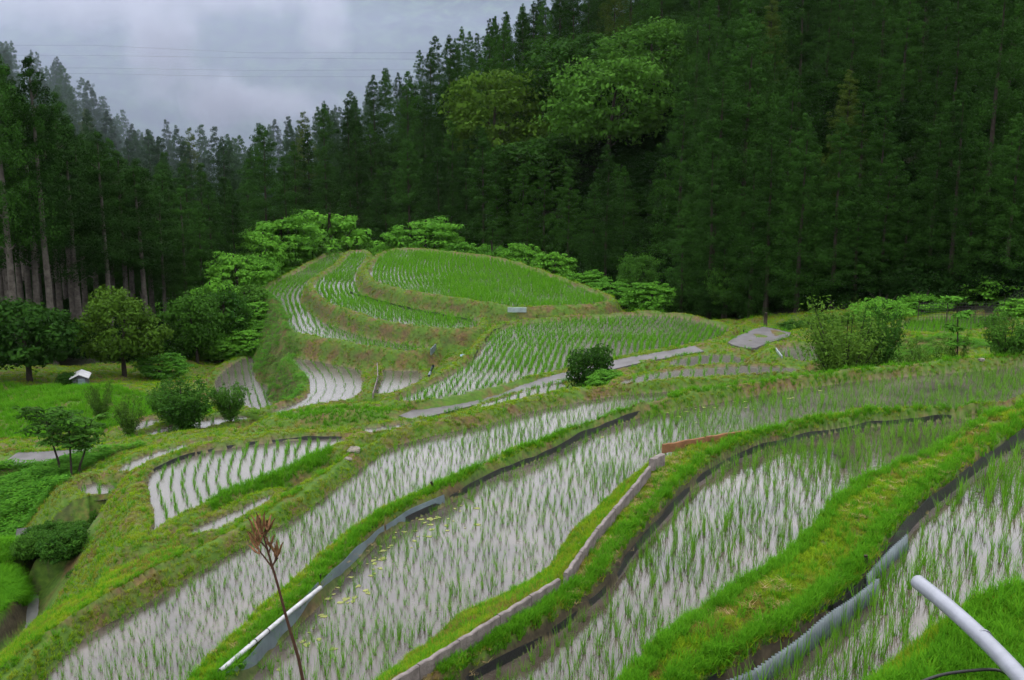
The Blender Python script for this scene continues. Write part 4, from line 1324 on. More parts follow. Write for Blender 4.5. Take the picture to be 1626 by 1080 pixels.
def fan(px, dist, ytop, wpx, v, label, cat='shrub', name='shrub', group=None):
    x = PD(px, 540, dist)[0]; z = gz(x, dist)
    s = (top_z(px, ytop, dist) - z) / FSH[v]; w = wpx / F_PX * dist / FSW[v]
    place_tree(name, (x, dist, z - .05), label, cat, group, FS[v][0], FS[v][1], s, cr_.uniform(0, 6.28), w)
fan(1345, 37, 468, 150, 0, 'large feathery dark green shrub on the bank right of the parking pad')
fan(1395, 38, 480, 90, 2, 'feathery shrub grown into the right side of the large one')
fan(1478, 36, 528, 70, 1, 'low dark shrub on the bank in front of the flat green field')
fan(1520, 37, 520, 40, 1, 'thin dark shrub under the slender sapling')
fan(1600, 36, 490, 85, 2, 'light green feathery shrub at the right edge on the bank')
fan(1440, 37, 548, 50, 1, 'small dull shrub between the large feathery one and the low dark one')
fan(284, 44, 598, 110, 2, 'multi-stemmed leafy shrub tree beside the small left paddies', 'tree', 'shrub_tree')
fan(262, 45, 612, 80, 2, 'leafy shrub tree grown into the left side of the multi-stemmed one', 'tree', 'shrub_tree')
fan(360, 45, 606, 62, 2, 'bushy shrub tree in front of the sloping pale paddy', 'tree', 'shrub_tree')
fan(402, 46, 655, 55, 1, 'small round dark bush on the bank by the path', 'bush', 'bush')
fan(195, 43, 622, 50, 1, 'slim small tree with a brown dead shoot left of the shrub trees', 'tree', 'shrub_tree')
fan(150, 47, 600, 46, 1, 'small weedy shrub at the lower edge of the meadow')

def sapling(px_base, yb, dist, px_top, ytop, label, wid=.9, nlayer=5, mat='broad_mid', seed=1):
    """thin bare stem with a few flat sprays of pinnate leaves at the top"""
    rng = np.random.default_rng(seed)
    b0 = PD(px_base, yb, dist); b0[2] = gz(b0[0], b0[1]) - .05
    tp = PD(px_top, ytop, dist)
    e = empty('sapling', b0, label, 'sapling', None)
    d = tp - b0
    mb = MB()
    pts = [Vector(d * t + np.array([rng.normal(0, .02), 0, 0]) * (0 < t < 1)) for t in np.linspace(0, 1, 6)]
    mb.tube(pts, list(np.linspace(.045, .012, 6)), 7)
    C, R_ = [], []
    for k in range(nlayer):
        t = .55 + .45 * k / max(1, nlayer - 1)
        p = d * t
        for j in range(5):
            a = rng.uniform(0, 6.28); L = wid * rng.uniform(.5, 1.1) * (1.25 - .6 * (t - .5))
            q = p + np.array([math.cos(a) * L, math.sin(a) * L, .12 * L + rng.normal(0, .05)])
            mb.tube([Vector(p), Vector((p + q) / 2 + np.array([0, 0, .08])), Vector(q)], [.012, .008, .004], 5)
            for f in np.linspace(.35, 1.05, 4):
                C.append(p + (q - p) * f); R_.append((.22, .22, .08))
    mb.build('trunk', M['bark_dark'], e, True)
    V, Fq = leaf_cloud(C, np.array(R_), 11, .20, rng, up=.7, jitter=.45, aspect=.42)
    link('crown', raw_mesh('crown', V, Fq, 4, M[mat]), e)
    return e
sapling(113, 752, 36, 108, 655, 'thin straight sapling with flat leaf sprays, middle of the three by the left road', .8, 5, seed=41)
sapling(124, 752, 36.4, 146, 668, 'thin sapling leaning right with flat leaf sprays by the left road', .6, 4, seed=42)
sapling(95, 726, 36.8, 70, 652, 'thin sapling leaning left with flat leaf sprays by the left road', .9, 5, 'broad_dark', seed=43)
sapling(1526, 552, 37, 1520, 478, 'slender sapling with bright leaves standing up in front of the flat green field', .35, 4, 'broad_bright', seed=44)

# clipped hedge bush and its grassy mound
hx = PD(938, 540, 44.5)
hz = gz(hx[0], 44.5)
e = empty('hedge_bush', (hx[0], 44.5, hz - .1), 'square dark clipped bush beside the paved path above the strip paddies', 'bush')
rng_ = np.random.default_rng(61)
C = rng_.uniform(-1, 1, (150, 3)); e.scale = (1.12, 1.0, 1.3); C = C * np.array([.68, .55, .55]) + np.array([0, 0, .85])
C[:, 2] += .12 * np.sin(C[:, 0] * 4)
V, Fq = leaf_cloud(C, np.tile(np.array([[.24, .24, .2]]), (150, 1)), 34, .12, rng_, up=.35, jitter=.5)
link('crown', raw_mesh('crown', V, Fq, 4, M['broad_dark']), e)
mb = MB()
for q in ((-.3, 0), (.25, .1), (0, -.2)): mb.tube([(q[0], q[1], -.1), (q[0] * 1.3, q[1], .5), (q[0] * 1.6, q[1], 1.0)], [.05, .04, .02], 6)
mb.build('trunk', M['bark_dark'], e, True)
bush('bush', 968, 42.2, 588, 78, 'bright', 1, 'low bright grassy clump in front of the square clipped bush', trunk=False)
for px, d, yt, w_, k_, lab in [(20, 28.2, 842, 70, 'vine', 'leafy plants hanging over the culvert at the left edge'), (70, 28.0, 840, 90, 'mid', 'leafy plants over the middle of the culvert mouth'), (120, 28.2, 846, 70, 'vine', 'leafy plants at the right end over the culvert mouth'),
    (35, 29.0, 826, 70, 'vine', 'leafy plants on top of the culvert, left part'), (85, 29.2, 828, 70, 'mid', 'leafy plants on top of the culvert, middle part'), (135, 29.0, 834, 60, 'vine', 'leafy plants on top of the culvert, right part'),
    (20, 34, 790, 90, 'mid', 'low dark bush on the slope above the culvert'), (70, 35, 795, 60, 'vine', 'small leafy bush left of the small curved paddy'), (150, 28.4, 868, 36, 'olive', 'mossy tuft on the right shoulder of the culvert')]:
    bush('bush', px, d, yt, w_, k_, 0, lab, trunk=False, zbase=-11.95 if 'culvert at' in lab or 'mouth' in lab or 'top of the culvert' in lab else None)
for px, d, yt, w_, k_, lab in [(96, 27.4, 900, 46, 'mid', 'ferny clump beside the stream in front of the culvert'), (128, 30.6, 800, 44, 'vine', 'leafy clump under the rim of the small curved paddy'), (158, 29.6, 822, 40, 'olive', 'mossy clump on the bank below the small curved paddy')]:
    bush('bush', px, d, yt, w_, k_, 0, lab, trunk=False)
for px, d, yt in [(-25, 92, 230), (30, 94, 240), (75, 92, 250), (118, 95, 245), (150, 92, 262), (195, 95, 270), (232, 93, 285), (8, 90, 300), (55, 90, 310), (98, 91, 305), (140, 90, 320), (178, 91, 315), (218, 90, 325)]:
    cedar_at(px, d, yt, 'dark cedar deep in the left stand behind the bare trunks', 'cedars deep in the left stand', None)
# ------------------------------------------------------------------ edging sheets, kerbs, pipes
def sheet(name, pts, z, h, mat, label, cat, corr=0.0, wave=.076, lean=.05, thick=.006, group=None, h_end=None, push=0.0, wob=.05):
    """an upright sheet pushed into the mud along the waterline; corr = depth of its corrugation"""
    L = chaikin(np.array(crest(pts, z)), 2, False)
    L = resample(L, wave / 6 if corr else .12)
    t = np.gradient(L, axis=0); t /= np.linalg.norm(t, axis=1)[:, None]
    n = np.stack([-t[:, 1], t[:, 0]], 1)
    if (n[:, 1].mean()) < 0: n = -n           # n points away from the camera, into the bank
    s = np.r_[0, np.cumsum(np.linalg.norm(np.diff(L, axis=0), axis=1))]
    off = corr * np.sin(s / wave * 2 * math.pi) + push - .04
    hh = (h if h_end is None else np.linspace(h, h_end, len(L))) * np.ones(len(L)) + wob * (vnoise(L[:, 0], L[:, 1], .6, 51) - .5) * 2
    b = L + n * off[:, None]; tp = b + n * (lean + .03 * (vnoise(L[:, 0], L[:, 1], .9, 52) - .5))[:, None]
    o = np.array([tuple(b.mean(0)) + (z,)])[0]
    k = len(L)
    V = np.vstack([np.c_[b, np.full(k, z - .12)], np.c_[tp, z + hh], np.c_[tp + n * thick, z + hh], np.c_[b + n * thick, np.full(k, z - .12)]]) - o
    f = []
    for i in range(k - 1):
        for a in range(4):
            c = (a + 1) % 4
            f.append((a * k + i, a * k + i + 1, c * k + i + 1, c * k + i))
    me = raw_mesh(name, V, np.array(f), 4, mat, bool(corr))
    ob = link(name, me); ob.location = o
    return tag(ob, label, cat, group)
sheet('edging_sheet', A_far[4:], ZA, .18, M['black_plastic'], 'black plastic edging sheet along the far side of the nearest paddy', 'edging', lean=.07)
sheet('edging_sheet', A_far[:6], ZA, .22, M['black_plastic'], 'black plastic edging behind the grey corrugated sheet at the bottom', 'edging', lean=.09, push=.03, h_end=.20)
sheet('edging_sheet', B_far, ZB, .11, M['black_plastic'], 'black plastic edging below the grassy bank with the concrete kerb', 'edging', lean=.06)
sheet('edging_sheet', C_far[6:], ZC, .15, M['black_plastic'], 'long black plastic edging along the far side of the long middle paddy', 'edging', lean=.06, push=-.05)
sheet('edging_sheet', D_far[2:], ZD, .11, M['black_plastic'], 'black plastic edging along the far side of the narrow fourth paddy', 'edging', lean=.05)
sheet('corrugated_sheet', [(1128, 1100), (1194, 1068), (1262, 1020), (1310, 985), (1366, 938)], ZA, .24, M['grey_plastic'], 'long grey corrugated edging sheet at the bottom of the nearest paddy', 'sheet', .020, .062, .03, push=-.20)
sheet('corrugated_sheet', [(1374, 938), (1400, 905), (1440, 872)], ZA, .22, M['grey_plastic'], 'short grey corrugated edging sheet half hidden by rice beside its stake', 'sheet', .018, .062, .04)
sheet('grey_sheet', [(360, 1100), (395, 1078), (433, 1027), (470, 993), (508, 951)], ZC, .30, M['grey_plastic'], 'grey plastic edging sheet under the white pipe', 'sheet', lean=.05)
sheet('grey_sheet', [(511, 949), (527, 932), (546, 914), (592, 866), (610, 853)], ZC, .27, M['grey_plastic'], 'grey plastic edging sheet just beyond the white pipe', 'sheet', lean=.05)
sheet('grey_sheet', [(613, 851), (642, 830), (680, 814), (706, 802)], ZC, .25, M['grey_plastic'], 'dull grey edging sheet ending at the dark stake below the bank', 'sheet', lean=.05)
sheet('grey_sheet', [(20, 1098), (40, 1078), (77, 1037), (94, 1022)], ZD, .20, M['pale_plastic'], 'pale grey-green edging sheet at the lower left corner of the fourth paddy', 'sheet', lean=.05)
sheet('grey_sheet', [(96, 1020), (108, 1012), (120, 1003)], ZD, .20, M['pale_plastic'], 'short pale edging sheet with a stake at its end, lower left', 'sheet', lean=.05)
sheet('edging_sheet', FAR['M'][0][5:10][::-1] + [(240, 750)], -10.4, .08, M['black_plastic'], 'dark edging round the back of the curved left paddy', 'edging')
sheet('edging_sheet', [(556, 466), (578, 473), (622, 485), (689, 500), (750, 510)], -12.25, .12, M['black_plastic'], 'dark edging at the foot of the bank below the uppermost paddy', 'edging')
sheet('edging_sheet', [(474, 470), (492, 489), (533, 512), (600, 531), (682, 545)], -13.1, .12, M['black_plastic'], 'dark edging at the foot of the bank of the lowest curved terrace', 'edging')
sheet('edging_sheet', [(719, 477), (750, 481), (812, 488)], -11.45, .10, M['black_plastic'], 'short dark edging at the front rim of the uppermost paddy', 'edging', push=-.05)
sheet('edging_sheet', [(752, 572), (766, 550), (780, 531), (806, 518)], -11.8, .16, M['black_plastic'], 'dark edging at the rounded left end of the big middle paddy', 'edging')

def beam(name, a, b, z, w, h, mat, label, cat, group=None, sink=.05):
    p, q = P(*a, z), P(*b, z)
    d = q - p; L = float(np.hypot(d[0], d[1])); rz = math.atan2(d[1], d[0])
    mb = MB()
    c, e = w / 2, .012
    prof = [(-c, -sink - .1), (c, -sink - .1), (c, h - e), (c - e, h), (-c + e, h), (-c, h - e)]
    n = 8
    V = [(x, yy + .008 * math.sin(i * 2.3), zz + .006 * math.sin(i * 1.7 + 1)) for i, x in enumerate(np.linspace(0, L, n)) for yy, zz in prof]
    f = [tuple(range(5, -1, -1)), tuple((n - 1) * 6 + k for k in range(6))]
    for i in range(n - 1):
        for k in range(6):
            f.append((i * 6 + k, i * 6 + (k + 1) % 6, (i + 1) * 6 + (k + 1) % 6, (i + 1) * 6 + k))
    mb.add(V, f)
    o = mb.build(name, mat)
    o.location = tuple(p); o.rotation_euler = (0, 0, rz)
    return tag(o, label, cat, group)
ZK = -6.74
kp = [(600, 1102), (664, 1062), (728, 1023), (792, 983), (842, 952), (888, 924)]
kn = ['lowest concrete kerb beam running out of the bottom edge', 'second concrete kerb beam from the bottom edge', 'third concrete kerb beam from the bottom edge', 'fourth concrete kerb beam from the bottom edge', 'concrete kerb beam just below the bend of the kerb line']
for i in range(5):
    beam('kerb_beam', kp[i], (kp[i + 1][0] - 1.2, kp[i + 1][1] + .8), ZK, .065, .06, M['concrete'], kn[i], 'kerb', 'concrete kerb beams on the bank')
kp = [(898, 916), (922, 882), (948, 845), (975, 813), (1003, 780), (1032, 744)]
kn = ['concrete kerb beam just above the bend of the kerb line', 'second concrete kerb beam above the bend', 'concrete kerb beam midway up the upper run', 'concrete kerb beam second from the top end of the run', 'topmost concrete kerb beam ending near the reddish plank']
for i in range(5):
    beam('kerb_beam', kp[i], (kp[i + 1][0] - .8, kp[i + 1][1] + 1), ZK, .065, .06, M['concrete'], kn[i], 'kerb', 'concrete kerb beams on the bank')
beam('kerb_beam', (1034, 736), (1052, 727), ZK, .11, .09, M['concrete'], 'short stub of concrete kerb at the upper end of the kerb line', 'kerb', 'concrete kerb beams on the bank')
beam('plank', (1052, 709), (1118, 697), -6.80, .05, .045, M['timber'], 'reddish brown plank on edge, nearer the kerb', 'plank', 'reddish planks on the bank')
beam('plank', (1121, 696), (1176, 687), -6.80, .05, .04, M['timber'], 'reddish brown plank on edge, farther from the kerb', 'plank', 'reddish planks on the bank')

def pipe(name, pts, r, mat, label, cat='pipe', n=14, hollow=True):
    p = [P(*q) for q in pts]
    L = chaikin(np.array(p), 2, False)
    o = L[0].copy(); L = L - o
    mb = MB()
    if hollow:
        mb.tube(L, r, n, cap=False)
        mb.tube(L, r * .86, n, cap=False)
        # rim at the open end
        k = len(L) * n
        ring = [(i, (i + 1) % n, k + (i + 1) % n, k + i) for i in range(n)]
        mb.f += ring; mb.m += [0] * n
    else:
        mb.tube(L, r, n)
    ob = mb.build(name, mat, None, True); ob.location = tuple(o)
    return tag(ob, label, cat)
pp_ = pipe('pvc_pipe', [(1457, 924, -3.92), (1500, 958, -3.90), (1560, 1012, -3.86), (1625, 1080, -3.80), (1680, 1145, -3.74)], .062, M['pvc'], 'thick grey plastic pipe jutting over the nearest paddy at lower right')
mb = MB()
a, b_ = P(1560, 1012, -3.86), P(1564, 1016, -3.858)
mb.tube([(0, 0, 0), tuple((b_ - a) / np.linalg.norm(b_ - a) * .03)], .067, 16)
cl_ = mb.build('collar', M['pvc'], pp_, True); cl_.location = tuple(a - np.array(pp_.location))
wp_ = pipe('white_pipe', [(349, 1066, ZC + .36), (400, 1023, ZC + .36), (455, 976, ZC + .36), (509, 933, ZC + .35)], .036, M['white_pvc'], 'white plastic pipe lying along the top of the grey sheet')
for q in ((405, 1019), (425, 1002), (452, 979)):
    mb = MB(); mb.tube([(0, 0, -.052), (.0, .03, 0), (0, 0, .052)], .008, 6)
    c = P(*q, ZC + .36)
    mb2 = MB()
    ang = np.linspace(0, 2 * math.pi, 13)
    d = P(430, 998, ZC + .36) - P(425, 1002, ZC + .36); d /= np.linalg.norm(d)
    sd = np.array([-d[1], d[0], 0])
    mb2.tube([tuple(sd * math.cos(t) * .04 + np.array([0, 0, math.sin(t) * .04])) for t in ang], .006, 6, cap=False)
    t_ = mb2.build('tie', M['black_plastic'], wp_); t_.location = tuple(c - np.array(wp_.location))
pipe('black_hose', [(1440, 1092, -4.05), (1490, 1072, -4.02), (1530, 1066, -4.02), (1580, 1062, -4.0), (1600, 1070, -4.06)], .012, M['black_plastic'], 'thin black hose in the grass under the grey pipe', 'hose', 8, False)
pipe('drain_pipe', [(681, 597, -13.3), (684, 590, -13.25), (688, 581, -12.85)], .07, M['grey_plastic'], 'short grey drain pipe on the small bank below the curved terraces')
pipe('drain_pipe', [(190, 812, -10.7), (196, 810, -10.7), (205, 806, -10.6)], .05, M['grey_plastic'], 'small pipe end in the wall left of the curved paddy')

def stake(px, py, z, h, label, r=.022, tilt=(0, 0)):
    p = P(px, py, z)
    mb = MB(); mb.tube([(0, 0, -.25), (tilt[0] * .5, tilt[1] * .5, h * .5), (tilt[0], tilt[1], h)], [r, r, r * .85], 7)
    o = mb.build('stake', M['stake'], None, True); o.location = tuple(p)
    return tag(o, label, 'stake', 'stakes along the edging')
stake(1375, 930, ZA, .42, 'dark stake between the two corrugated sheets', .03, (-.03, 0))
stake(697, 800, ZC, .50, 'dark leaning stake at the end of the dull grey sheet', .03, (-.16, .0))
stake(510, 945, ZC, .38, 'thin stake where the white pipe ends', .02)
stake(592, 862, ZC, .34, 'thin stake midway along the grey sheets', .018)
stake(398, 1060, ZC, .40, 'thin stake near the low end of the white pipe', .018)
stake(118, 1002, ZD, .30, 'thin stake at the end of the pale edging, lower left', .02)
stake(78, 1036, ZD, .28, 'thin stake between the two pale edging sheets', .02)

def stone(px, py, z, s, label, seed, mat='rock', cat='stone'):
    rng = np.random.default_rng(seed)
    p = P(px, py, z)
    V, Fq = [], []
    nu, nv = 9, 6
    for j in range(nv + 1):
        for i in range(nu):
            a, e = 2 * math.pi * i / nu, math.pi * (j / nv - .5)
            r = 1 + rng.normal(0, .12)
            V.append((s * r * math.cos(a) * math.cos(e), s * .8 * r * math.sin(a) * math.cos(e), s * .55 * r * math.sin(e)))
    for j in range(nv):
        for i in range(nu):
            Fq.append((j * nu + i, j * nu + (i + 1) % nu, (j + 1) * nu + (i + 1) % nu, (j + 1) * nu + i))
    o = link('stone', raw_mesh('stone', V, np.array(Fq), 4, M[mat])); o.location = (p[0], p[1], gz(p[0], p[1]) + s * .25)
    return tag(o, label, cat)
stone(562, 713, -9.4, .20, 'pale flat stone on the grassy bank above the curved left paddy', 71)
stone(553, 725, -9.4, .11, 'smaller pale stone just below the flat one', 72)
stone(1559, 567, -7.8, .11, 'grey stone on the bank at the right below the shrubs', 73)
stone(760, 662, -9.45, .07, 'small dark stone on the bank below the paved path', 74, 'wet_wall')

def board(px0, py0, px1, py1, z, h, mat, label):
    return beam('board', (px0, py0), (px1, py1), z, .05, h, mat, label, 'board')
board(592, 628, 600, 600, -13.6, .10, M['concrete'], 'pale narrow board edging between the two small white paddies')
board(600, 600, 599, 579, -13.4, .10, M['concrete'], 'pale board edging at the back of the two small white paddies')
board(806, 492, 836, 492, -11.4, .14, M['pale_plastic'], 'small pale sluice board at the front rim of the uppermost paddy')
board(684, 560, 692, 552, -12.95, .22, M['grey_plastic'], 'grey sluice board at the right end of the lowest curved terrace')
board(1232, 556, 1242, 569, -9.75, .10, M['pale_plastic'], 'pale board beside the weedy paddy near the parking pad')
mb = MB()
for k in range(10):
    pass
ang = np.linspace(0, 2 * math.pi, 10, endpoint=False)
prof = [(.0, 0), (.16, 0), (.18, .3), (.165, .3), (.15, .04), (0, .04)]
V = [(r * math.cos(a), r * math.sin(a), z) for r, z in prof[1:5] for a in ang]
f = [(j * 10 + i, j * 10 + (i + 1) % 10, (j + 1) * 10 + (i + 1) % 10, (j + 1) * 10 + i) for j in range(3) for i in range(10)] + [tuple(range(9, -1, -1)), tuple(30 + i for i in range(10))]
mb.add(V, f)
o = mb.build('bucket', M['blue_plastic'], None, True); p = P(736, 562, -12.2); o.location = (p[0], p[1], gz(p[0], p[1]) - .02)
tag(o, 'pale blue bucket in the weeds beside the big middle paddy', 'bucket')

# shed with a white roof under the round dark tree
p = PD(128, 600, 56.5); sz = gz(p[0], p[1])
e = empty('shed', (p[0], p[1], sz), 'small dark shed with a white sloping roof below the round trees', 'shed', None, .25)
mb = MB(); w_, d_, h_ = .36, .5, .6
mb.box((0, 0, .25), (2 * w_, 2 * d_, .7)); mb.build('wall', M['shed_wall'], e)
mb = MB()
for s_ in (-1, 1):
    V = [(0, -d_ - .1, h_ + .2), (0, d_ + .1, h_ + .2), (s_ * (w_ + .12), d_ + .1, h_ - .02), (s_ * (w_ + .12), -d_ - .1, h_ - .02)]
    V += [(x, y, z - .05) for x, y, z in V]
    mb.add(V, [(0, 1, 2, 3), (7, 6, 5, 4), (0, 3, 7, 4), (1, 5, 6, 2), (3, 2, 6, 7), (0, 4, 5, 1)])
mb.build('roof', M['white_roof'], e)
for s_ in (-1, 1):
    mb = MB(); mb.add([(-w_, s_ * d_, h_), (w_, s_ * d_, h_), (0, s_ * d_, h_ + .18), (-w_, s_ * (d_ - .03), h_), (w_, s_ * (d_ - .03), h_), (0, s_ * (d_ - .03), h_ + .18)], [(0, 1, 2), (5, 4, 3), (0, 2, 5, 3), (1, 4, 5, 2)])
    mb.build('gable', M['shed_wall'], e)
mb = MB(); mb.box((.1, -d_ - .02, .25), (.35, .04, .55)); mb.build('door', M['grey_plastic'], e)

# dry weed standing close to the camera
p0 = PD(486, 1105, 3.5); top = PD(419, 872, 3.5)
e = empty('dry_weed', p0, 'tall dry brown weed stalk with seed pods standing in front of the paddies', 'weed')
rngw = np.random.default_rng(81)
def rel(px, py, y=3.5): return Vector(PD(px, py, y) - p0)
mb = MB()
gl = Vector((0, 0, gz(p0[0], p0[1]) - p0[2] - .05))
mb.tube([gl + Vector((.02, 0, 0)), rel(486, 1105), rel(474, 1045), rel(456, 985), rel(440, 925), rel(431, 895), rel(424, 870), rel(417, 845), rel(412, 822)], [.0065, .006, .0058, .005, .0045, .004, .0035, .003, .002], 7)
br = [((431, 900), (441, 886), (433, 898)), ((431, 900), (420, 885), (408, 870)), ((426, 880), (430, 868), (430, 860)), ((424, 872), (414, 860), (410, 852)), ((420, 858), (423, 845), (424, 838)), ((431, 903), (437, 890), (440, 878))]
for q in br: mb.tube([rel(*q[0]), rel(*q[1]), rel(*q[2])], [.0032, .0028, .0022], 5)
mb.build('stem', M['dry_stalk'], e, True)
for (a, b2) in [((440, 882), (433, 858)), ((438, 888), (443, 862)), ((408, 872), (399, 842)), ((412, 866), (402, 868 - 26)), ((428, 868), (429, 850)), ((410, 856), (401, 820)), ((414, 850), (406, 816)), ((424, 842), (424, 818)), ((424, 846), (430, 824)), ((416, 846), (414, 812)), ((408, 868), (413, 846)), ((412, 880), (401, 864)), ((418, 852), (419, 826))]:
    A_, B_ = rel(*a, 3.5 + rngw.uniform(-.06, .06)), rel(*b2, 3.5 + rngw.uniform(-.06, .06))
    mb = MB()
    for s_ in (-1, 1):
        off = Vector((s_ * .006, s_ * .004, 0))
        mb.tube([A_, A_.lerp(B_, .35) + off, A_.lerp(B_, .8) + off * 1.5, B_ + off * 2.2], [.002, .0045, .0032, .001], 6)
    mb.build('seed_pod', M['dry_pod'], e, True)

# straw left lying on the mown banks; scum on the water margins
sp, tries = [], 0
rs = np.random.default_rng(91)
ZN = [(np.array(crest([(893, 925), (1048, 722), (1090, 715), (1060, 770), (1000, 860), (940, 925), (800, 1040), (660, 1100), (640, 1090)], -6.85)), 900),
      (np.array(crest([(1000, 1050), (1270, 860), (1400, 760), (1540, 670), (1600, 660), (1480, 770), (1330, 910), (1150, 1040)], -5.6)), 650),
      (np.array(crest([(330, 1040), (520, 880), (760, 740), (770, 750), (560, 880), (400, 1010)], -7.8)), 350)]
for poly, n in ZN:
    lo, hi = poly.min(0), poly.max(0)
    q = rs.uniform(lo, hi, (n * 4, 2)); _, ins = poly_sd(q, poly)
    q = q[ins & (vnoise(q[:, 0], q[:, 1], 1.1, 61) > .42)][:n]
    sp.append(q)
sp = np.vstack(sp); spz = ground_z(sp[:, 0], sp[:, 1]) + .035
STR = [hidden_src('straw_wisp', blades(9, .03, .17, .006, .2, np.random.default_rng(95 + i), 2, .06, .95), M['straw']) for i in range(2)]
scatter('cut_straw', np.c_[sp, spz], rs.uniform(0, 6.28, len(sp)), rs.uniform(.6, 1.3, len(sp)), rs.integers(0, 2, len(sp)), STR)
def scum(seed):
    rng = np.random.default_rng(seed); n = 14
    V = [(0, 0, 0)] + [(math.cos(2 * math.pi * i / n) * rng.uniform(.05, .17), math.sin(2 * math.pi * i / n) * rng.uniform(.04, .11), 0) for i in range(n)]
    F3 = np.array([(0, 1 + i, 1 + (i + 1) % n) for i in range(n)])
    return bpy.data.objects.new('scum_patch', raw_mesh('scum_patch', V, F3, 3, M['algae']))
cp = []
for L, n in (([(405, 1075), (440, 1035), (520, 960), (600, 880), (660, 838), (740, 800)], 75), ([(940, 700), (1100, 650), (1300, 622)], 30)):
    l_ = resample(np.array(crest(L, ZC)), .05)
    i = rs.integers(0, len(l_), n)
    q = l_[i] + np.stack([rs.normal(.12, .28, n), rs.normal(-.15, .25, n)], 1)
    cp.append(q)
cp = np.vstack(cp)
scatter('water_scum', np.c_[cp, np.full(len(cp), ZC + .006)], rs.uniform(0, 6.28, len(cp)), rs.uniform(.2, .7, len(cp)), rs.integers(0, 3, len(cp)), [scum(i) for i in range(3)])

# posts and netting at the forest foot; power lines across the valley
def post(px, dist, h, label, r=.05):
    p = PD(px, 540, dist); z = gz(p[0], dist)
    mb = MB(); mb.tube([(0, 0, -.3), (0, 0, h * .5), (.01, 0, h)], [r, r, r * .9], 8)
    o = mb.build('post', M['stake'], None, True); o.location = (p[0], dist, z)
    return tag(o, label, 'post', 'posts at the forest foot')
post(1214, 56.5, 1.1, 'thick dark post at the far corner of the parking pad', .1)
post(1180, 57.5, .8, 'thin post left of the far corner of the parking pad', .04)
def net_fence(pxs, dist, h, label):
    pts = [PD(px, 540, dist) for px in pxs]
    z0 = [gz(p[0], p[1]) for p in pts]
    e = empty('net_fence', (pts[0][0], pts[0][1], z0[0]), label, 'fence')
    o = np.array([pts[0][0], pts[0][1], z0[0]])
    mb = MB()
    n = 40
    for i in range(n + 1):
        t = i / n
        p = pts[0] + (pts[-1] - pts[0]) * t; z = gz(p[0], p[1])
        mb.tube([(p[0] - o[0], p[1] - o[1], z - o[2]), (p[0] - o[0], p[1] - o[1], z - o[2] + h)], .006, 4, cap=False)
    for k in range(9):
        L = []
        for i in range(9):
            p = pts[0] + (pts[-1] - pts[0]) * i / 8
            L.append((p[0] - o[0], p[1] - o[1], gz(p[0], p[1]) - o[2] + h * (k + .3) / 9))
        mb.tube(L, .006, 4, cap=False)
    nt_ = mb.build('netting', M['cable'], e); tag(nt_, kind='stuff')
    for p, z in zip(pts, z0):
        mb = MB(); mb.tube([(0, 0, -.2), (0, 0, h + .05)], .022, 7)
        q = mb.build('post', M['stake'], e, True); q.location = tuple(np.array([p[0], p[1], z]) - o)
net_fence([1455, 1500, 1545, 1590, 1640], 54.5, 1.25, 'low dark net fence behind the flat green field')
# culvert where the stream comes out from under the bank
ce = empty('culvert', (_a[0], _a[1], -12.9), 'dark stone culvert mouth under the overhanging plants, lower left', 'culvert')
def cw(name, a, b, z0, z1, t, mat='wet_wall'):
    a, b = np.array(a), np.array(b); d = (b - a) / np.linalg.norm(b - a); n = np.array([-d[1], d[0]]) * t
    q = [a, b, b + n, a + n]
    mb = MB(); mb.add([(x - _a[0], y - _a[1], z + 12.9) for z in (z0, z1) for x, y in q], [(3, 2, 1, 0), (4, 5, 6, 7), (0, 1, 5, 4), (1, 2, 6, 5), (2, 3, 7, 6), (3, 0, 4, 7)])
    return mb.build(name, M[mat], ce)
cw('back_wall', HOLE[3], HOLE[2], -13.2, -11.95, .3)
cw('side_wall', HOLE[3] + (.05, 0), _a[:2] + (-.2, .2), -13.2, -12.0, -.3)
cw('side_wall', HOLE[2] - (.05, 0), _b[:2] + (.1, .2), -13.2, -12.0, .3)
cw('roof_slab', _a[:2] + (-.3, .25), _b[:2] + (.4, .25), -12.02, -11.86, 1.5)
names = ['topmost faint power line across the misty valley', 'second faint power line from the top', 'third faint power line from the top', 'lowest faint power line across the misty valley']
for i, (y0, y1, ym) in enumerate([(72, 84, 84), (88, 96, 92), (108, 110, 112), (117, 122, 122)]):
    pts = [PD(px, np.interp(px, [150, 400, 900], [y0, ym, y1]), 300) for px in (-500, -150, 150, 275, 400, 525, 650, 900, 1200)]
    mb = MB(); mb.tube([tuple(q) for q in pts], .03, 5)
    tag(mb.build('power_line', M['cable']), names[i], 'power line', 'power lines')

# ------------------------------------------------------------------ air: haze over everything, wisps of mist over the far valley
def volume_mat(name, col, dens, noise_scale=None, aniso=.2):
    m = bpy.data.materials.new(name); m.use_nodes = True
    nt = m.node_tree; nt.nodes.remove(nt.nodes['Principled BSDF'])
    v = N(nt, 'ShaderNodeVolumePrincipled')
    v.inputs['Color'].default_value = (*col, 1)
    v.inputs['Density'].default_value = dens
    v.inputs['Anisotropy'].default_value = aniso
    nt.links.new(v.outputs[0], nt.nodes['Material Output'].inputs['Volume'])
    return m
HAZE_D = 0.00003
mb = MB(); x0, x1, y0, y1, z0, z1 = -1800, 1800, -60, 1750, -190, 131
mb.add([(x0, y0, z0), (x1, y0, z0), (x1, y1, z0), (x0, y1, z0), (x0, y0, z1), (x1, y0, z1), (x1, y1, z1), (x0, y1, z1)], [(0, 3, 2, 1), (4, 5, 6, 7), (0, 1, 5, 4), (1, 2, 6, 5), (2, 3, 7, 6), (3, 0, 4, 7)])
tag(mb.build('haze', volume_mat('haze_air', (.86, .90, 1.0), HAZE_D)), kind='stuff')

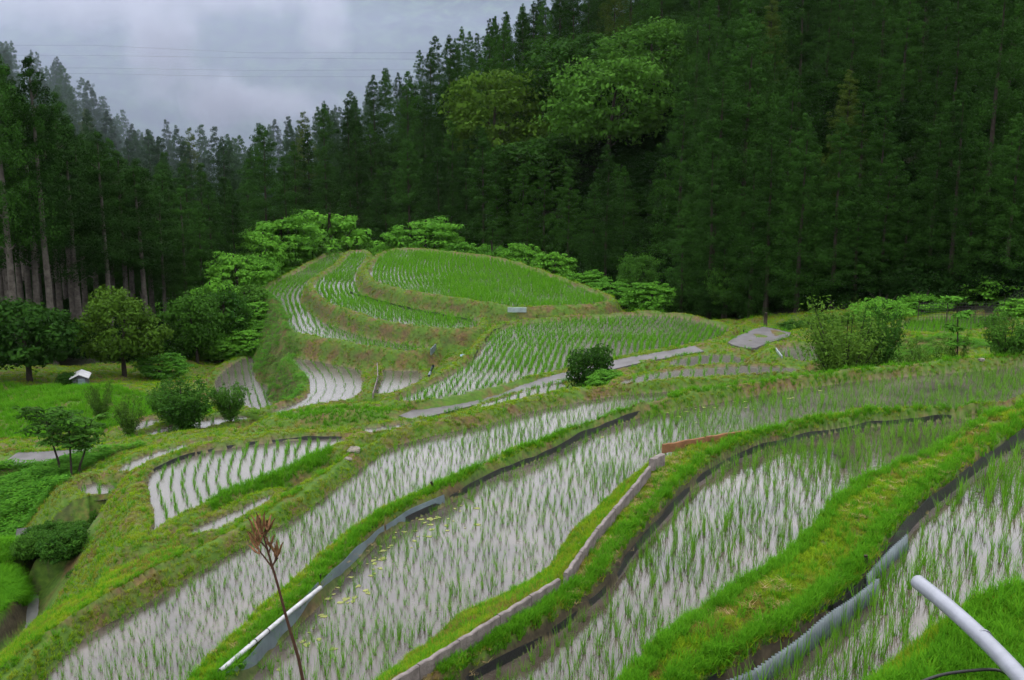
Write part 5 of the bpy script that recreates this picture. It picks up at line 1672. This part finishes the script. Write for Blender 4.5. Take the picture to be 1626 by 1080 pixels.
def soft_mist(name, col, dens):
    m = volume_mat(name, col, dens); nt = m.node_tree
    tc = N(nt, 'ShaderNodeTexCoord')
    vm = N(nt, 'ShaderNodeVectorMath', operation='DISTANCE'); vm.inputs[1].default_value = (.5, .5, .5)
    nt.links.new(tc.outputs['Generated'], vm.inputs[0])
    geo = N(nt, 'ShaderNodeNewGeometry')
    nz = noise(nt, tc.outputs['Object'], .09, 3, .6)
    mr = N(nt, 'ShaderNodeMapRange', interpolation_type='SMOOTHSTEP')
    mr.inputs[1].default_value, mr.inputs[2].default_value, mr.inputs[3].default_value, mr.inputs[4].default_value = .03, .50, 1, 0
    nt.links.new(math_n(nt, 'ADD', vm.outputs['Value'], math_n(nt, 'MULTIPLY', math_n(nt, 'SUBTRACT', nz, .5), .75)), mr.inputs[0])
    v = next(n for n in nt.nodes if n.type == 'PRINCIPLED_VOLUME')
    nt.links.new(math_n(nt, 'MULTIPLY', mr.outputs[0], dens), v.inputs['Density'])
    return m
def mist_bank(name, c, r, dens, label=None, seed=1, col=(.45, .50, .66), soft=False):
    rng = np.random.default_rng(seed)
    V, Fq, nu, nv = [], [], 28, 14
    for j in range(nv + 1):
        for i in range(nu):
            a, e = 2 * math.pi * i / nu, math.pi * (j / nv - .5)
            k = 1 + .10 * math.sin(3 * a + seed) * math.cos(e) + .07 * math.sin(5 * a + 2 * e * 2 + seed)
            sx_ = abs(math.cos(e)) ** .5 * (1 if True else 0)
            V.append((c[0] + r[0] * k * math.cos(a) * sx_, c[1] + r[1] * k * math.sin(a) * sx_, c[2] + r[2] * math.copysign(abs(math.sin(e)) ** .8, math.sin(e))))
    for j in range(nv):
        for i in range(nu):
            Fq.append((j * nu + i, j * nu + (i + 1) % nu, (j + 1) * nu + (i + 1) % nu, (j + 1) * nu + i))
    return tag(link(name, raw_mesh(name, V, np.array(Fq), 4, (soft_mist if soft else volume_mat)(name + '_air', col, dens))), kind='stuff')
mist_bank('mist', (-150, 640, -40), (760, 470, 105), .0016, seed=3, col=(.47, .525, .72))

for k_, (c_, r_, d_) in enumerate([((-128, 420, 24), (17, 22, 24), .07), ((-112, 430, 4), (17, 24, 16), .07), ((-92, 440, 3), (26, 24, 10), .05), ((-72, 430, 36), (12, 20, 22), .04), ((-168, 450, 42), (60, 30, 14), .04), ((-105, 440, 44), (50, 30, 10), .03)]):
    mist_bank('mist_wisp', c_, r_, d_, seed=5 + k_, col=(.78, .80, .92), soft=True)
mist_bank('mist', (-82, 196, 2), (74, 64, 46), .0028, seed=11, col=(.42, .48, .60))
